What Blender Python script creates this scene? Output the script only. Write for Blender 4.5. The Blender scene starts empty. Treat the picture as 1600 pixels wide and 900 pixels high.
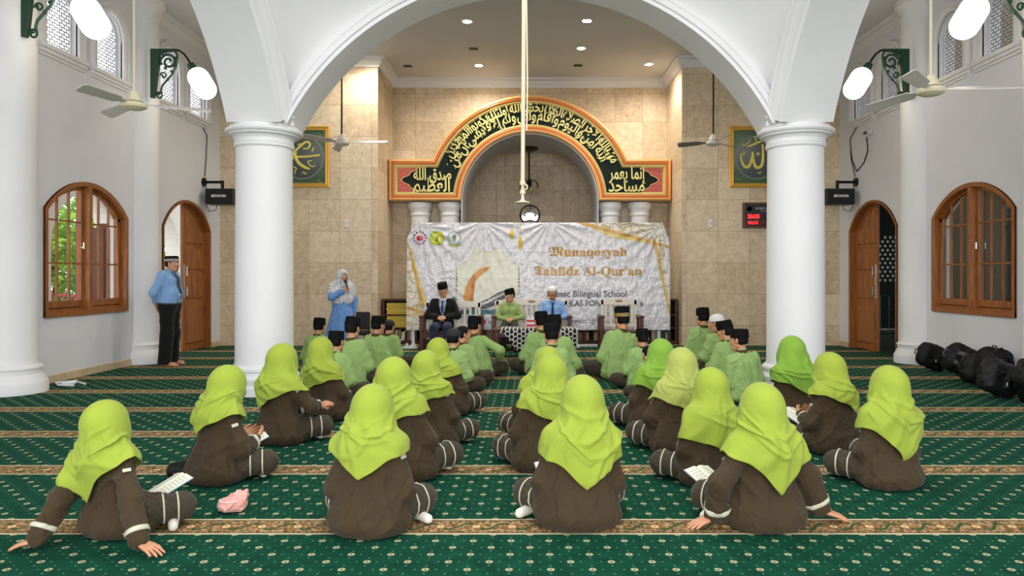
import bpy, bmesh, math, random
import numpy as np
from mathutils import Vector, Matrix

SC = bpy.context.scene
COL = SC.collection
PI = math.pi
F, CX, HY, HC = 1130.0, 828.0, 432.0, 1.4          # focal length (px), vanishing point (px), lens height (m)

# ------------------------------------------------------------------ camera, world, lights, exposure
cd = bpy.data.cameras.new('camera'); cam = bpy.data.objects.new('camera', cd); COL.objects.link(cam)
cam.location = (0, 0, HC); cam.rotation_euler = (PI/2, 0, 0)
cd.sensor_width = 36; cd.lens = 36*F/1600
cd.shift_x = -(CX-800)/1600; cd.shift_y = -(450-HY)/1600
cd.clip_end = 200
SC.camera = cam
vs = SC.view_settings
vs.view_transform = 'Standard'; vs.look = 'None'; vs.gamma = 1.0; vs.use_curve_mapping = False
vs.exposure = 0.3
w = bpy.data.worlds.new('sky'); SC.world = w; w.use_nodes = True
wn = w.node_tree.nodes; wb = wn['Background']
wb.inputs[0].default_value = (0.95, 0.975, 1.0, 1); wb.inputs[1].default_value = 1.6

def area_light(name, loc, aim, sx, sy, power, col=(1, 1, 1)):
    d = bpy.data.lights.new(name, 'AREA'); d.shape = 'RECTANGLE'; d.size = sx; d.size_y = sy
    d.energy = power; d.color = col
    o = bpy.data.objects.new(name, d); COL.objects.link(o); o.location = loc
    o.rotation_euler = (Vector(aim)-Vector(loc)).to_track_quat('-Z', 'Y').to_euler()
    return o
# daylight through the open front of the hall behind the camera, and from the courtyard; the lamp under the dome is an added, unseen fill
area_light('front_opening_daylight', (0, -3.6, 2.6), (0, 8, 1.6), 11, 4.2, 470, (1.0, 0.98, 0.95))
area_light('dome_fill', (0, 5.5, 5.0), (0, 5.5, 0), 3.6, 3.6, 130, (1.0, 0.985, 0.96))
area_light('courtyard_daylight', (-12, 11, 6), (-6, 11, 2), 6, 4, 500, (1.0, 1.0, 1.0))

# ------------------------------------------------------------------ helpers
def lin(c):
    c = c/255.0
    return c/12.92 if c <= 0.04045 else ((c+0.055)/1.055)**2.4
def rgb(c): return (lin(c[0]), lin(c[1]), lin(c[2]), 1.0)

class X:                                             # a shader socket with arithmetic
    def __init__(s, nt, k): s.nt, s.k = nt, k
    def _m(s, op, b=None, c=None, clamp=False):
        n = s.nt.nodes.new('ShaderNodeMath'); n.operation = op; n.use_clamp = clamp
        for i, a in enumerate((s, b, c)):
            if a is None: continue
            if isinstance(a, X): s.nt.links.new(a.k, n.inputs[i])
            else: n.inputs[i].default_value = a
        return X(s.nt, n.outputs[0])
    def __add__(s, b): return s._m('ADD', b)
    def __sub__(s, b): return s._m('SUBTRACT', b)
    def __mul__(s, b): return s._m('MULTIPLY', b)
    def __truediv__(s, b): return s._m('DIVIDE', b)
    def mod(s, b): return s._m('FLOORED_MODULO', b)
    def floor(s): return s._m('FLOOR')
    def abs(s): return s._m('ABSOLUTE')
    def sin(s): return s._m('SINE')
    def sqrt(s): return s._m('SQRT')
    def lt(s, b): return s._m('LESS_THAN', b)
    def gt(s, b): return s._m('GREATER_THAN', b)
    def max(s, b): return s._m('MAXIMUM', b)
    def min(s, b): return s._m('MINIMUM', b)
    def sat(s): return s._m('ADD', 0.0, clamp=True)

MATS = {}
def base_mat(name):
    m = bpy.data.materials.new(name); m.use_nodes = True
    nt = m.node_tree; b = nt.nodes['Principled BSDF']
    return m, nt, b
def objcoord(nt):
    t = nt.nodes.new('ShaderNodeTexCoord'); return t.outputs['Object']
def xyz(nt):
    s = nt.nodes.new('ShaderNodeSeparateXYZ'); nt.links.new(objcoord(nt), s.inputs[0])
    return [X(nt, s.outputs[i]) for i in range(3)]
def noise(nt, scale, detail=3, rough=0.55, vec=None, stretch=None):
    n = nt.nodes.new('ShaderNodeTexNoise'); n.inputs['Scale'].default_value = scale
    n.inputs['Detail'].default_value = detail; n.inputs['Roughness'].default_value = rough
    v = vec or objcoord(nt)
    if stretch:
        mp = nt.nodes.new('ShaderNodeMapping'); mp.inputs['Scale'].default_value = stretch
        nt.links.new(v, mp.inputs['Vector']); v = mp.outputs[0]
    nt.links.new(v, n.inputs['Vector'])
    return X(nt, n.outputs[0])
def mixc(nt, fac, a, b):
    n = nt.nodes.new('ShaderNodeMix'); n.data_type = 'RGBA'
    if isinstance(fac, X): nt.links.new(fac.k, n.inputs[0])
    else: n.inputs[0].default_value = fac
    for i, c in ((6, a), (7, b)):
        if isinstance(c, tuple): n.inputs[i].default_value = c
        else: nt.links.new(c, n.inputs[i])
    return n.outputs[2]
def ramp(nt, fac, stops):
    r = nt.nodes.new('ShaderNodeValToRGB'); nt.links.new(fac.k, r.inputs[0])
    e = r.color_ramp.elements
    while len(e) < len(stops): e.new(0.5)
    for el, (p, c) in zip(e, stops): el.position = p; el.color = c
    return r.outputs[0]
def bumpn(nt, b, h, strength, dist=0.01):
    n = nt.nodes.new('ShaderNodeBump'); n.inputs['Strength'].default_value = strength; n.inputs['Distance'].default_value = dist
    nt.links.new(h.k, n.inputs['Height']); nt.links.new(n.outputs[0], b.inputs['Normal'])

def mat(name, col, rough=0.55, metal=0.0, var=0.0, vscale=6.0, bump=0.0, bscale=60.0, bdist=0.01, stretch=None, spec=None, sheen=0.0, detail=3):
    if name in MATS: return MATS[name]
    m, nt, b = base_mat(name)
    b.inputs['Roughness'].default_value = rough; b.inputs['Metallic'].default_value = metal
    if spec is not None: b.inputs['Specular IOR Level'].default_value = spec
    if sheen: b.inputs['Sheen Weight'].default_value = sheen
    c = rgb(col)
    if var:
        lo = tuple(x*(1-var) for x in c[:3])+(1,); hi = tuple(min(1, x*(1+var)) for x in c[:3])+(1,)
        n = noise(nt, vscale, detail, stretch=stretch)
        nt.links.new(ramp(nt, n, [(0.3, lo), (0.7, hi)]), b.inputs['Base Color'])
    else:
        b.inputs['Base Color'].default_value = c
    if bump: bumpn(nt, b, noise(nt, bscale, 2, stretch=stretch), bump, bdist)
    MATS[name] = m; return m
def emit(name, col, strength):
    if name in MATS: return MATS[name]
    m, nt, b = base_mat(name)
    b.inputs['Base Color'].default_value = rgb(col)
    b.inputs['Emission Color'].default_value = rgb(col); b.inputs['Emission Strength'].default_value = strength
    MATS[name] = m; return m
def glassmat(name, tint=(1, 1, 1), gloss=0.08):
    m = bpy.data.materials.new(name); m.use_nodes = True; nt = m.node_tree; nt.nodes.clear()
    o = nt.nodes.new('ShaderNodeOutputMaterial'); t = nt.nodes.new('ShaderNodeBsdfTransparent'); g = nt.nodes.new('ShaderNodeBsdfGlossy')
    t.inputs[0].default_value = tint+(1,); g.inputs['Roughness'].default_value = 0.03
    mx = nt.nodes.new('ShaderNodeMixShader'); mx.inputs[0].default_value = gloss
    nt.links.new(t.outputs[0], mx.inputs[1]); nt.links.new(g.outputs[0], mx.inputs[2]); nt.links.new(mx.outputs[0], o.inputs[0])
    return m

class MB:
    def __init__(s): s.v = []; s.f = []
    def add(s, vs_, fs):
        b = len(s.v); s.v += [tuple(p) for p in vs_]; s.f += [tuple(i+b for i in f) for f in fs]; return s
    def box(s, x0, x1, y0, y1, z0, z1):
        return s.add([(x0,y0,z0),(x1,y0,z0),(x1,y1,z0),(x0,y1,z0),(x0,y0,z1),(x1,y0,z1),(x1,y1,z1),(x0,y1,z1)],
                     [(0,3,2,1),(4,5,6,7),(0,1,5,4),(1,2,6,5),(2,3,7,6),(3,0,4,7)])
    def obox(s, c, ax, ay, az):                      # box from centre and three half-axis vectors
        c, ax, ay, az = Vector(c), Vector(ax), Vector(ay), Vector(az)
        vv = [c+ax*i+ay*j+az*k for k in (-1, 1) for i, j in ((-1,-1),(1,-1),(1,1),(-1,1))]
        return s.add(vv, [(0,3,2,1),(4,5,6,7),(0,1,5,4),(1,2,6,5),(2,3,7,6),(3,0,4,7)])
    def tube(s, pts, r, n=8, closed=False):
        pts = [Vector(p) for p in pts]; m = len(pts)
        rs = r if isinstance(r, (list, tuple)) else [r]*m
        vs_ = []; prev = None
        for i, p in enumerate(pts):
            a = pts[(i-1) % m] if (closed or i > 0) else p
            b = pts[(i+1) % m] if (closed or i < m-1) else p
            t = (b-a).normalized()
            if prev is None:
                u = t.orthogonal().normalized()
            else:
                u = (prev-t*prev.dot(t)); u = u.normalized() if u.length > 1e-6 else t.orthogonal().normalized()
            prev = u; v = t.cross(u)
            vs_ += [p+(u*math.cos(2*PI*k/n)+v*math.sin(2*PI*k/n))*rs[i] for k in range(n)]
        fs = []
        for i in range(m if closed else m-1):
            j = (i+1) % m
            for k in range(n):
                l = (k+1) % n; fs.append((i*n+k, i*n+l, j*n+l, j*n+k))
        if not closed: fs += [tuple(range(n-1, -1, -1)), tuple((m-1)*n+k for k in range(n))]
        return s.add(vs_, fs)
    def cyl(s, p0, p1, r0, r1=None, n=16): return s.tube([p0, p1], [r0, r0 if r1 is None else r1], n)
    def lathe(s, prof, c=(0,0,0), n=32, sx=1.0, sy=1.0, a0=0.0, a1=2*PI):
        full = abs(a1-a0-2*PI) < 1e-6; m = n if full else n+1
        vs_ = [(c[0]+r*math.cos(a0+(a1-a0)*k/n)*sx, c[1]+r*math.sin(a0+(a1-a0)*k/n)*sy, c[2]+z) for r, z in prof for k in range(m)]
        fs = []
        for i in range(len(prof)-1):
            for k in range(n):
                l = (k+1) % m; fs.append((i*m+k, i*m+l, (i+1)*m+l, (i+1)*m+k))
        if prof[0][0] > 1e-5: fs.append(tuple(range(m-1, -1, -1)))
        if prof[-1][0] > 1e-5: fs.append(tuple((len(prof)-1)*m+k for k in range(m)))
        return s.add(vs_, fs)
    def ell(s, c, r, nu=16, nv=10, R=None):
        vs_ = []; R = R or Matrix.Identity(3); c = Vector(c)
        for i in range(nv+1):
            t = PI*i/nv-PI/2
            for k in range(nu):
                a = 2*PI*k/nu
                vs_.append(c+R @ Vector((r[0]*math.cos(t)*math.cos(a), r[1]*math.cos(t)*math.sin(a), r[2]*math.sin(t))))
        fs = [(i*nu+k, i*nu+(k+1)%nu, (i+1)*nu+(k+1)%nu, (i+1)*nu+k) for i in range(nv) for k in range(nu)]
        return s.add(vs_, fs)
    def xform(s, fn): s.v = [tuple(fn(Vector(p))) for p in s.v]; return s
    def build(s, name, m, parent=None, smooth=False, bevel=0.0, ang=35, segs=2):
        me = bpy.data.meshes.new(name); me.from_pydata(s.v, [], s.f); me.update()
        return link_mesh(name, me, m, parent, smooth, bevel, ang, segs)

def link_mesh(name, me, m, parent=None, smooth=False, bevel=0.0, ang=35, segs=2, clean=True):
    if clean:
        bm = bmesh.new(); bm.from_mesh(me)
        bmesh.ops.remove_doubles(bm, verts=bm.verts, dist=1e-6)
        bmesh.ops.recalc_face_normals(bm, faces=bm.faces); bm.to_mesh(me); bm.free()
    for x in (m if isinstance(m, (list, tuple)) else [m]): me.materials.append(x)
    if smooth:
        me.polygons.foreach_set('use_smooth', [True]*len(me.polygons))
        if ang < 180: me.set_sharp_from_angle(angle=math.radians(ang))
    o = bpy.data.objects.new(name, me); COL.objects.link(o)
    if parent: o.parent = parent
    if bevel:
        b = o.modifiers.new('bevel', 'BEVEL'); b.width = bevel; b.segments = segs; b.limit_method = 'ANGLE'; b.angle_limit = 0.6
    return o

def prism(outer, holes, d0, d1, mp):
    """Polygon (with holes) in a plane, given thickness d0..d1; mp(u, v, d) -> point."""
    bm = bmesh.new(); es = []
    for loop in [outer]+list(holes):
        vv = [bm.verts.new((p[0], p[1], 0)) for p in loop]
        es += [bm.edges.new((vv[i], vv[(i+1) % len(vv)])) for i in range(len(vv))]
    bmesh.ops.triangle_fill(bm, use_beauty=True, use_dissolve=False, edges=es)
    r = bmesh.ops.extrude_face_region(bm, geom=bm.faces[:])
    for g in r['geom']:
        if isinstance(g, bmesh.types.BMVert): g.co.z = 1
    mb = MB(); bm.verts.index_update()
    mb.v = [tuple(mp(v.co.x, v.co.y, d0+(d1-d0)*v.co.z)) for v in bm.verts]
    mb.f = [tuple(v.index for v in f.verts) for f in bm.faces]; bm.free(); return mb

def sweep(path, prof, mp, closed=False):
    """2-D path with mitred corners; prof = [(offset to the path's left, out)]; mp(u, v, out)."""
    m = len(path); P = [Vector(p) for p in path]; mb = MB(); k = len(prof); vv = []
    for i in range(m):
        a = P[(i-1) % m] if (closed or i) else None
        b = P[(i+1) % m] if (closed or i < m-1) else None
        t0 = (P[i]-a).normalized() if a is not None else None
        t1 = (b-P[i]).normalized() if b is not None else None
        t0 = t0 or t1; t1 = t1 or t0
        n0 = Vector((-t0.y, t0.x)); n1 = Vector((-t1.y, t1.x))
        n = (n0+n1); n = n/max(0.3, n.dot(n)/2)
        for off, out in prof:
            q = P[i]+n*off; vv.append(mp(q.x, q.y, out))
    ff = [(i*k+j, i*k+j+1, ((i+1) % m)*k+j+1, ((i+1) % m)*k+j) for i in range(m if closed else m-1) for j in range(k-1)]
    if not closed: ff += [tuple(range(k)), tuple((m-1)*k+j for j in range(k))]
    return mb.add(vv, ff)

def arc(cx, cy, r, a0, a1, n): return [(cx+r*math.cos(a0+(a1-a0)*i/n), cy+r*math.sin(a0+(a1-a0)*i/n)) for i in range(n+1)]
def tag(o, label=None, cat=None, group=None, kind=None):
    for k, v in (('label', label), ('category', cat), ('group', group), ('kind', kind)):
        if v: o[k] = v
    return o
def thing(name, loc=(0, 0, 0), label=None, cat=None, group=None, kind=None, rz=0.0):
    o = bpy.data.objects.new(name, None); COL.objects.link(o); o.location = loc; o.rotation_euler = (0, 0, rz)
    o.empty_display_size = 0.1
    return tag(o, label, cat, group, kind)
def struct(o): o['kind'] = 'structure'; return o
def text2d(s, size=1.0, bold=0.0, align='CENTER'):
    c = bpy.data.curves.new('t', 'FONT'); c.body = s; c.size = size; c.align_x = align; c.offset = bold; c.resolution_u = 4
    o = bpy.data.objects.new('t', c); me = bpy.data.meshes.new_from_object(o)
    vv = [(v.co.x, v.co.y) for v in me.vertices]; ff = [tuple(p.vertices) for p in me.polygons]
    bpy.data.objects.remove(o); bpy.data.curves.remove(c); bpy.data.meshes.remove(me)
    return vv, ff
def copy_tree(o):
    c = o.copy(); COL.objects.link(c)
    for ch in list(o.children):
        d = copy_tree(ch); d.parent = c
    return c

# ------------------------------------------------------------------ Arabic letter joining
_AR = {'ا':(0xFE8D,2),'أ':(0xFE83,2),'إ':(0xFE87,2),'آ':(0xFE81,2),'ب':(0xFE8F,4),'ة':(0xFE93,2),'ت':(0xFE95,4),'ج':(0xFE9D,4),
       'ح':(0xFEA1,4),'خ':(0xFEA5,4),'د':(0xFEA9,2),'ر':(0xFEAD,2),'ز':(0xFEAF,2),'س':(0xFEB1,4),'ش':(0xFEB5,4),'ص':(0xFEB9,4),
       'ظ':(0xFEC5,4),'ع':(0xFEC9,4),'ف':(0xFED1,4),'ق':(0xFED5,4),'ك':(0xFED9,4),'ل':(0xFEDD,4),'م':(0xFEE1,4),'ن':(0xFEE5,4),
       'ه':(0xFEE9,4),'و':(0xFEED,2),'ى':(0xFEEF,2),'ي':(0xFEF1,4),'ئ':(0xFE89,4)}
def arabic(s):
    out = []; i = 0; prev = False
    while i < len(s):
        ch = s[i]
        if ch not in _AR: out.append(ch); prev = False; i += 1; continue
        if ch == 'ل' and i+1 < len(s) and s[i+1] in 'اأإآ':
            b = {'ا':0xFEFB,'أ':0xFEF7,'إ':0xFEF9,'آ':0xFEF5}[s[i+1]]
            out.append(chr(b+(1 if prev else 0))); prev = False; i += 2; continue
        b, n = _AR[ch]; nxt = n == 4 and i+1 < len(s) and s[i+1] in _AR
        out.append(chr(b+(3 if prev and nxt else 2 if nxt else 1 if prev else 0)))
        prev = nxt; i += 1
    return ''.join(reversed(out))
# ------------------------------------------------------------------ materials of the room
white = mat('white_paint', (226, 226, 228), 0.6, var=0.03, vscale=1.3, bump=0.05, bscale=25)
whitew = mat('wall_paint', (222, 223, 229), 0.65, var=0.04, vscale=0.9, bump=0.05, bscale=25)
ceilp = mat('ceiling_paint', (208, 208, 210), 0.7)
wood = mat('varnished_teak', (150, 90, 40), 0.38, var=0.38, vscale=5, bump=0.1, bscale=30, stretch=(6, 6, 0.7), detail=6)
woodd = mat('dark_teak', (104, 56, 26), 0.4, var=0.3, vscale=5, stretch=(6, 6, 0.7), detail=6)
brown = mat('dark_brown_wood', (74, 34, 20), 0.4, var=0.3, vscale=6, stretch=(1, 5, 5))
black = mat('black_plastic', (16, 16, 17), 0.45)
blackm = mat('black_metal', (20, 18, 17), 0.4, 0.5)
chrome = mat('chrome', (210, 210, 205), 0.2, 1.0)
greenm = mat('green_iron', (18, 62, 40), 0.45)
glass = glassmat('window_glass', (0.97, 0.98, 0.97), 0.07)
marble = mat('beige_marble', (205, 184, 152), 0.3, var=0.15, vscale=8)

def carpet_material():
    m, nt, b = base_mat('prayer_carpet'); x, y, z = xyz(nt)
    b.inputs['Roughness'].default_value = 0.95; b.inputs['Specular IOR Level'].default_value = 0.1
    def flower(u, v, pu, pv, r):                     # distance to the nearest lattice point
        du = (u/pu).mod(1.0)-0.5; dv = (v/pv).mod(1.0)-0.5
        return (du*du*(pu*pu)+dv*dv*(pv*pv)).sqrt()
    q = 1.19
    v = (y+(0.125-4.05)).mod(q)                      # 0 .. 0.25 is the border band
    yy = v-0.25
    d1 = flower(x, yy, 0.20, 0.188, 0); d2 = flower(x+0.1, yy+0.094, 0.20, 0.188, 0)
    d = d1.min(d2)
    fl = d.lt(0.0185)*d.gt(0.006)
    s1 = flower(x+0.05, yy, 0.10, 0.094, 0); s2 = flower(x, yy+0.047, 0.10, 0.094, 0)
    dots = s1.min(s2).lt(0.0052)
    n = noise(nt, 9, 4)
    g = ramp(nt, n, [(0.3, rgb((9, 58, 43))), (0.7, rgb((16, 76, 56)))])
    g = mixc(nt, dots, g, rgb((100, 146, 112)))
    g = mixc(nt, fl, g, rgb((178, 174, 136)))
    # border band: brown ground with orange and green leaves, cream flowers, cream edge lines
    vo = nt.nodes.new('ShaderNodeTexVoronoi'); vo.inputs['Scale'].default_value = 48; nt.links.new(objcoord(nt), vo.inputs['Vector'])
    leaf = X(nt, vo.outputs['Distance'])
    wav = ((x*31.4).sin()*0.045+0.125-v).abs()
    bnd = ramp(nt, leaf, [(0.22, rgb((52, 70, 46))), (0.34, rgb((112, 92, 60))), (0.52, rgb((146, 104, 66))), (0.70, rgb((176, 150, 112)))])
    bnd = mixc(nt, wav.lt(0.014), bnd, rgb((60, 84, 50)))
    f1 = flower(x, v-0.125+0.1, 0.20, 0.2, 0)
    bnd = mixc(nt, f1.lt(0.036), bnd, rgb((150, 98, 58)))
    bnd = mixc(nt, f1.lt(0.022)*f1.gt(0.008), bnd, rgb((222, 206, 160)))
    edge = v.lt(0.022).max(v.gt(0.228))
    edge2 = v.lt(0.034)*v.gt(0.022)
    bnd = mixc(nt, edge2.max(v.gt(0.216)*v.lt(0.228)), bnd, rgb((66, 44, 30)))
    bnd = mixc(nt, edge, bnd, rgb((206, 192, 156)))
    c = mixc(nt, v.lt(0.25), g, bnd)
    nt.links.new(c, b.inputs['Base Color'])
    bumpn(nt, b, noise(nt, 420, 2), 0.5, 0.006)
    return m
def tile_material():
    m, nt, b = base_mat('travertine_tiles')
    b.inputs['Roughness'].default_value = 0.42; b.inputs['Specular IOR Level'].default_value = 0.35
    x, y, z = xyz(nt); p = 0.64
    geo = nt.nodes.new('ShaderNodeNewGeometry'); sn = nt.nodes.new('ShaderNodeSeparateXYZ'); nt.links.new(geo.outputs['True Normal'], sn.inputs[0])
    side = X(nt, sn.outputs[0]).abs().gt(0.7)        # on the return walls the tiles run along y
    u = x+(y-x)*side
    fu = ((u+0.02)/p).mod(1.0); fv = ((z+0.24)/p).mod(1.0)
    g = (fu.lt(0.009)).max(fv.lt(0.009))
    iu = ((u+0.02)/p).floor(); iv = ((z+0.24)/p).floor()
    wn_ = nt.nodes.new('ShaderNodeTexWhiteNoise'); wn_.noise_dimensions = '2D'
    cb = nt.nodes.new('ShaderNodeCombineXYZ'); nt.links.new(iu.k, cb.inputs[0]); nt.links.new(iv.k, cb.inputs[1]); nt.links.new(cb.outputs[0], wn_.inputs['Vector'])
    tint = X(nt, wn_.outputs['Value'])
    n1 = noise(nt, 7, 8, 0.7); n2 = noise(nt, 26, 5, 0.7)
    f = (n1*0.55+n2*0.45)+(tint-0.5)*0.16
    c = ramp(nt, f, [(0.30, rgb((176, 150, 120))), (0.46, rgb((205, 184, 154))), (0.56, rgb((219, 200, 172))), (0.72, rgb((233, 219, 195)))])
    c = mixc(nt, g, c, rgb((150, 122, 88)))
    nt.links.new(c, b.inputs['Base Color']); bumpn(nt, b, n2, 0.08, 0.01)
    return m
carpet = carpet_material(); tiles = tile_material()

# ------------------------------------------------------------------ shell
WX, CE = 6.3, 5.85                                  # half width of the hall, ceiling height
struct(MB().box(-WX-0.25, WX+0.25, -4, 18.9, -0.1, 0).build('floor', carpet))
XZ = lambda u, v, d: (u, d, v)

def seg_arch(c, half, zs, zt, n=20):                 # segmental arch points from c+half to c-half, spring zs, crown zt
    h = zt-zs; r = (half*half+h*h)/(2*h); a = math.asin(min(1, half/r)); 
    if h > half: a = PI-a
    return [(c+r*math.sin(a-2*a*i/n), zt-r+r*math.cos(a-2*a*i/n)) for i in range(n+1)]

WINDOW = dict(c=10.33, half=0.97, z0=0.86, zs=2.30, zt=2.74)
DOOR = dict(c=13.31, half=0.93, z0=0.0, zs=2.28, zt=2.80)
UPPER = [9.73, 10.83, 12.62, 13.70]
U_HALF, U_Z0, U_ZS, U_ZT = 0.34, 4.42, 5.0, 5.36
for s, side in ((-1, 'left'), (1, 'right')):
    YZ = (lambda s: lambda u, v, d: (s*(WX+d), u, v))(s)
    holes = []
    W_, D_ = WINDOW, DOOR
    holes.append([(W_['c']-W_['half'], W_['z0']), (W_['c']+W_['half'], W_['z0'])]+seg_arch(W_['c'], W_['half'], W_['zs'], W_['zt']))
    for u in UPPER: holes.append([(u-U_HALF, U_Z0), (u+U_HALF, U_Z0)]+seg_arch(u, U_HALF, U_ZS, U_ZT))
    dd = D_
    outer = [(-4, 0), (dd['c']-dd['half'], 0)]+list(reversed(seg_arch(dd['c'], dd['half'], dd['zs'], dd['zt'])))+[(dd['c']+dd['half'], 0), (14.7, 0), (14.7, CE), (-4, CE)]
    struct(prism(outer, holes, 0, 0.26, YZ).build('wall_'+side, whitew))
    # marble skirting, in the runs between door and columns
    sk = MB()
    for y0, y1 in ((-4, 8.4), (9.1, 11.42), (12.08, 12.36), (14.26, 14.7)):
        sk.add([(s*(WX-0.02*k), y, z) for k, z in ((0, 0), (1, 0), (1, 0.1), (0, 0.11)) for y in (y0, y1)],
               [(0,1,3,2),(2,3,5,4),(4,5,7,6),(6,7,1,0),(0,2,4,6),(1,3,5,7)])
    struct(sk.build('baseboard_'+side, marble))
    # cornice along the wall
    struct(sweep([(9.0, CE), (14.7, CE)], [(0, 0), (0, -0.16), (-0.05, -0.15), (-0.06, -0.08), (-0.14, -0.03), (-0.17, 0)],
                 (lambda s: lambda u, v, o: (s*(WX+o), u, v))(s)).build('trim_'+('1' if s < 0 else '2'), white, smooth=True))
# tiled end wall in three planes: two front flanks and the recess with the prayer-niche arch
for s, side in ((-1, 'left'), (1, 'right')):
    x0, x1 = sorted((s*3.09, s*(WX+0.25)))
    struct(MB().box(x0, x1, 14.7, 17.1, 0, CE).build('wall_back_flank', tiles))
NI = 1.50                                             # niche half width
ZS = 3.03
outer = [(-3.09, 0), (-NI, 0), (-NI, ZS)]+[(-p[0], p[1]) for p in arc(0, ZS, NI, 0, PI, 40)][1:-1]+[(NI, ZS), (NI, 0), (3.09, 0), (3.09, CE), (-3.09, CE)]
struct(prism(outer, [], 16.3, 17.1, XZ).build('wall_back', tiles))
# the niche room behind: side walls, back wall with a shallow centre panel, ceiling
nt_ = MB()
for s in (-1, 1): nt_.box(*sorted((s*1.9, s*2.1)), 17.1, 18.8, 0, 4.56)
nt_.box(-2.1, 2.1, 18.6, 18.8, 0, 4.56)
for s in (-1, 1): nt_.box(*sorted((s*0.86, s*1.9)), 18.42, 18.6, 0, 4.56)
struct(nt_.build('wall_niche', tiles))
struct(MB().box(-2.1, 2.1, 17.1, 18.8, 4.56, 4.7).build('ceiling_niche', ceilp))
# painted lining of the niche arch
lin_ = MB()
pth = [(NI, 0), (NI, ZS)]+arc(0, ZS, NI, 0, PI, 40)[1:-1]+[(-NI, ZS), (-NI, 0)]
struct(sweep(pth, [(0.0, 15.76), (0.025, 15.76), (0.025, 17.12), (0.0, 17.12)], XZ).build('trim_3', mat('grey_paint', (186, 184, 184), 0.6), smooth=True))
# ceiling of the prayer-wall bay and aisles, and of the nave bay under the dome
struct(MB().box(-WX-0.25, WX+0.25, 8.9, 17.1, CE, CE+0.15).build('ceiling', ceilp))
for s in (-1, 1):
    x0, x1 = sorted((s*3.3, s*(WX+0.25)))
    struct(MB().box(x0, x1, -4, 8.9, CE, CE+0.15).build('ceiling_aisle', ceilp))
# cornice of the end wall
cp = [(-WX, 14.7), (-3.09, 14.7), (-3.09, 16.3), (3.09, 16.3), (3.09, 14.7), (WX, 14.7)]
struct(sweep(cp, [(0.0, CE-0.2), (-0.03, CE-0.2), (-0.035, CE-0.16), (-0.07, CE-0.13), (-0.09, CE-0.07), (-0.15, CE-0.045), (-0.15, CE), (0, CE)],
             lambda u, v, o: (u, v, o)).build('trim_4', white, smooth=True))

# ------------------------------------------------------------------ arcade: four columns' arches, pendentives, dome plate
CXX, CYY = 3.23, 8.80                                # column centre
AR, AZ = 3.22, 1.71                                  # arch circle
SPR = 3.20
def arch_pts(r, n=44, z0=SPR):
    a = math.asin(min(1, (z0-AZ)/r)); return arc(0, AZ, r, a, PI-a, n)
prof = [(0.0, 0.0), (0.0, 0.075), (0.035, 0.075), (0.04, 0.05), (0.052, 0.05), (0.06, 0.085), (0.11, 0.085), (0.118, 0.055), (0.132, 0.055), (0.14, 0.07), (0.17, 0.07), (0.18, 0.03), (0.205, 0.03), (0.21, 0.0)]
def arch_wall(mp, half, th0, th1, name):
    o = [(-half, SPR)]+[(-half, CE), (half, CE), (half, SPR)]+arch_pts(AR)
    struct(prism(o, [], th0, th1, mp).build(name, white, smooth=True, ang=30))
# transverse arch (spans x) and its far twin's place behind the camera is out of view
arch_wall(XZ, 3.46, 8.57, 9.03, 'arch_nave')
struct(sweep(arch_pts(AR), [(-a, 8.57-b) for a, b in prof], XZ).build('trim_5', white, smooth=True, ang=50))
struct(sweep(arch_pts(AR), [(-a, 9.03+b) for a, b in prof], XZ).build('trim_6', white, smooth=True, ang=50))
YC = CYY-CXX
for s, nm in ((-1, 'left'), (1, 'right')):
    mp = (lambda s: lambda u, v, d: (s*d, YC+u, v))(s)
    arch_wall(mp, 3.0, 3.0, 3.46, 'arch_'+nm)
    struct(sweep(arch_pts(AR), [(-a, 3.0-b-a*0.8) for a, b in prof], mp).build('trim_'+('7' if s < 0 else '8'), white, smooth=True, ang=50))
    struct(sweep(arch_pts(AR), [(-a, 3.46+b) for a, b in prof], mp).build('trim_'+('9' if s < 0 else '10'), white, smooth=True, ang=50))
    # pendentive between the nave arch and the side arch
    N_, M_ = 26, 12; vv = []; ff = []
    A = arch_pts(AR+0.2, 2*N_)
    for i in range(N_+1):
        ua, za = A[i]
        pa = Vector((s*abs(ua), 8.56, za)); pb = Vector((s*2.82, YC+abs(ua), za))
        cor = Vector((s*2.82, 8.56, za)); ctl = cor.lerp((pa+pb)/2, 0.35)
        for j in range(M_+1):
            t = j/M_; vv.append(pa*(1-t)**2+ctl*2*t*(1-t)+pb*t*t)
    for i in range(N_):
        for j in range(M_):
            a = i*(M_+1)+j; ff.append((a, a+1, a+M_+2, a+M_+1))
    struct(MB().add(vv, ff).build('pendentive_'+nm, white, smooth=True, ang=180))
for s in (-1, 1): struct(MB().box(*sorted((s*2.93, s*3.1)), 8.51, 8.6, SPR, 3.6).build('springer', white))
struct(MB().box(-3.3, 3.3, 2.4, 8.6, 5.2, 5.32).build('ceiling_dome', ceilp))

COLP = [(0.42, 0), (0.42, 0.10), (0.405, 0.115), (0.405, 0.15), (0.415, 0.17), (0.415, 0.20), (0.40, 0.225), (0.375, 0.235), (0.375, 0.27), (0.39, 0.285), (0.39, 0.31),
        (0.372, 0.33), (0.345, 0.345), (0.338, 0.38), (0.336, 1.6), (0.326, 2.94), (0.345, 2.95), (0.352, 2.965), (0.345, 2.98), (0.352, 2.995), (0.340, 3.01), (0.342, 3.06),
        (0.36, 3.10), (0.395, 3.125), (0.41, 3.13), (0.41, 3.15), (0.435, 3.165), (0.45, 3.195), (0.445, 3.225), (0.43, 3.24), (0.405, 3.25), (0.40, 3.285)]
COLP = [(r, z if z < 3.0 else 3.0+(z-3.0)*0.70) for r, z in COLP]
for s in (-1, 1):
    struct(MB().lathe(COLP, (s*CXX, CYY, 0), 56).build('column', white, smooth=True, ang=28))
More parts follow.
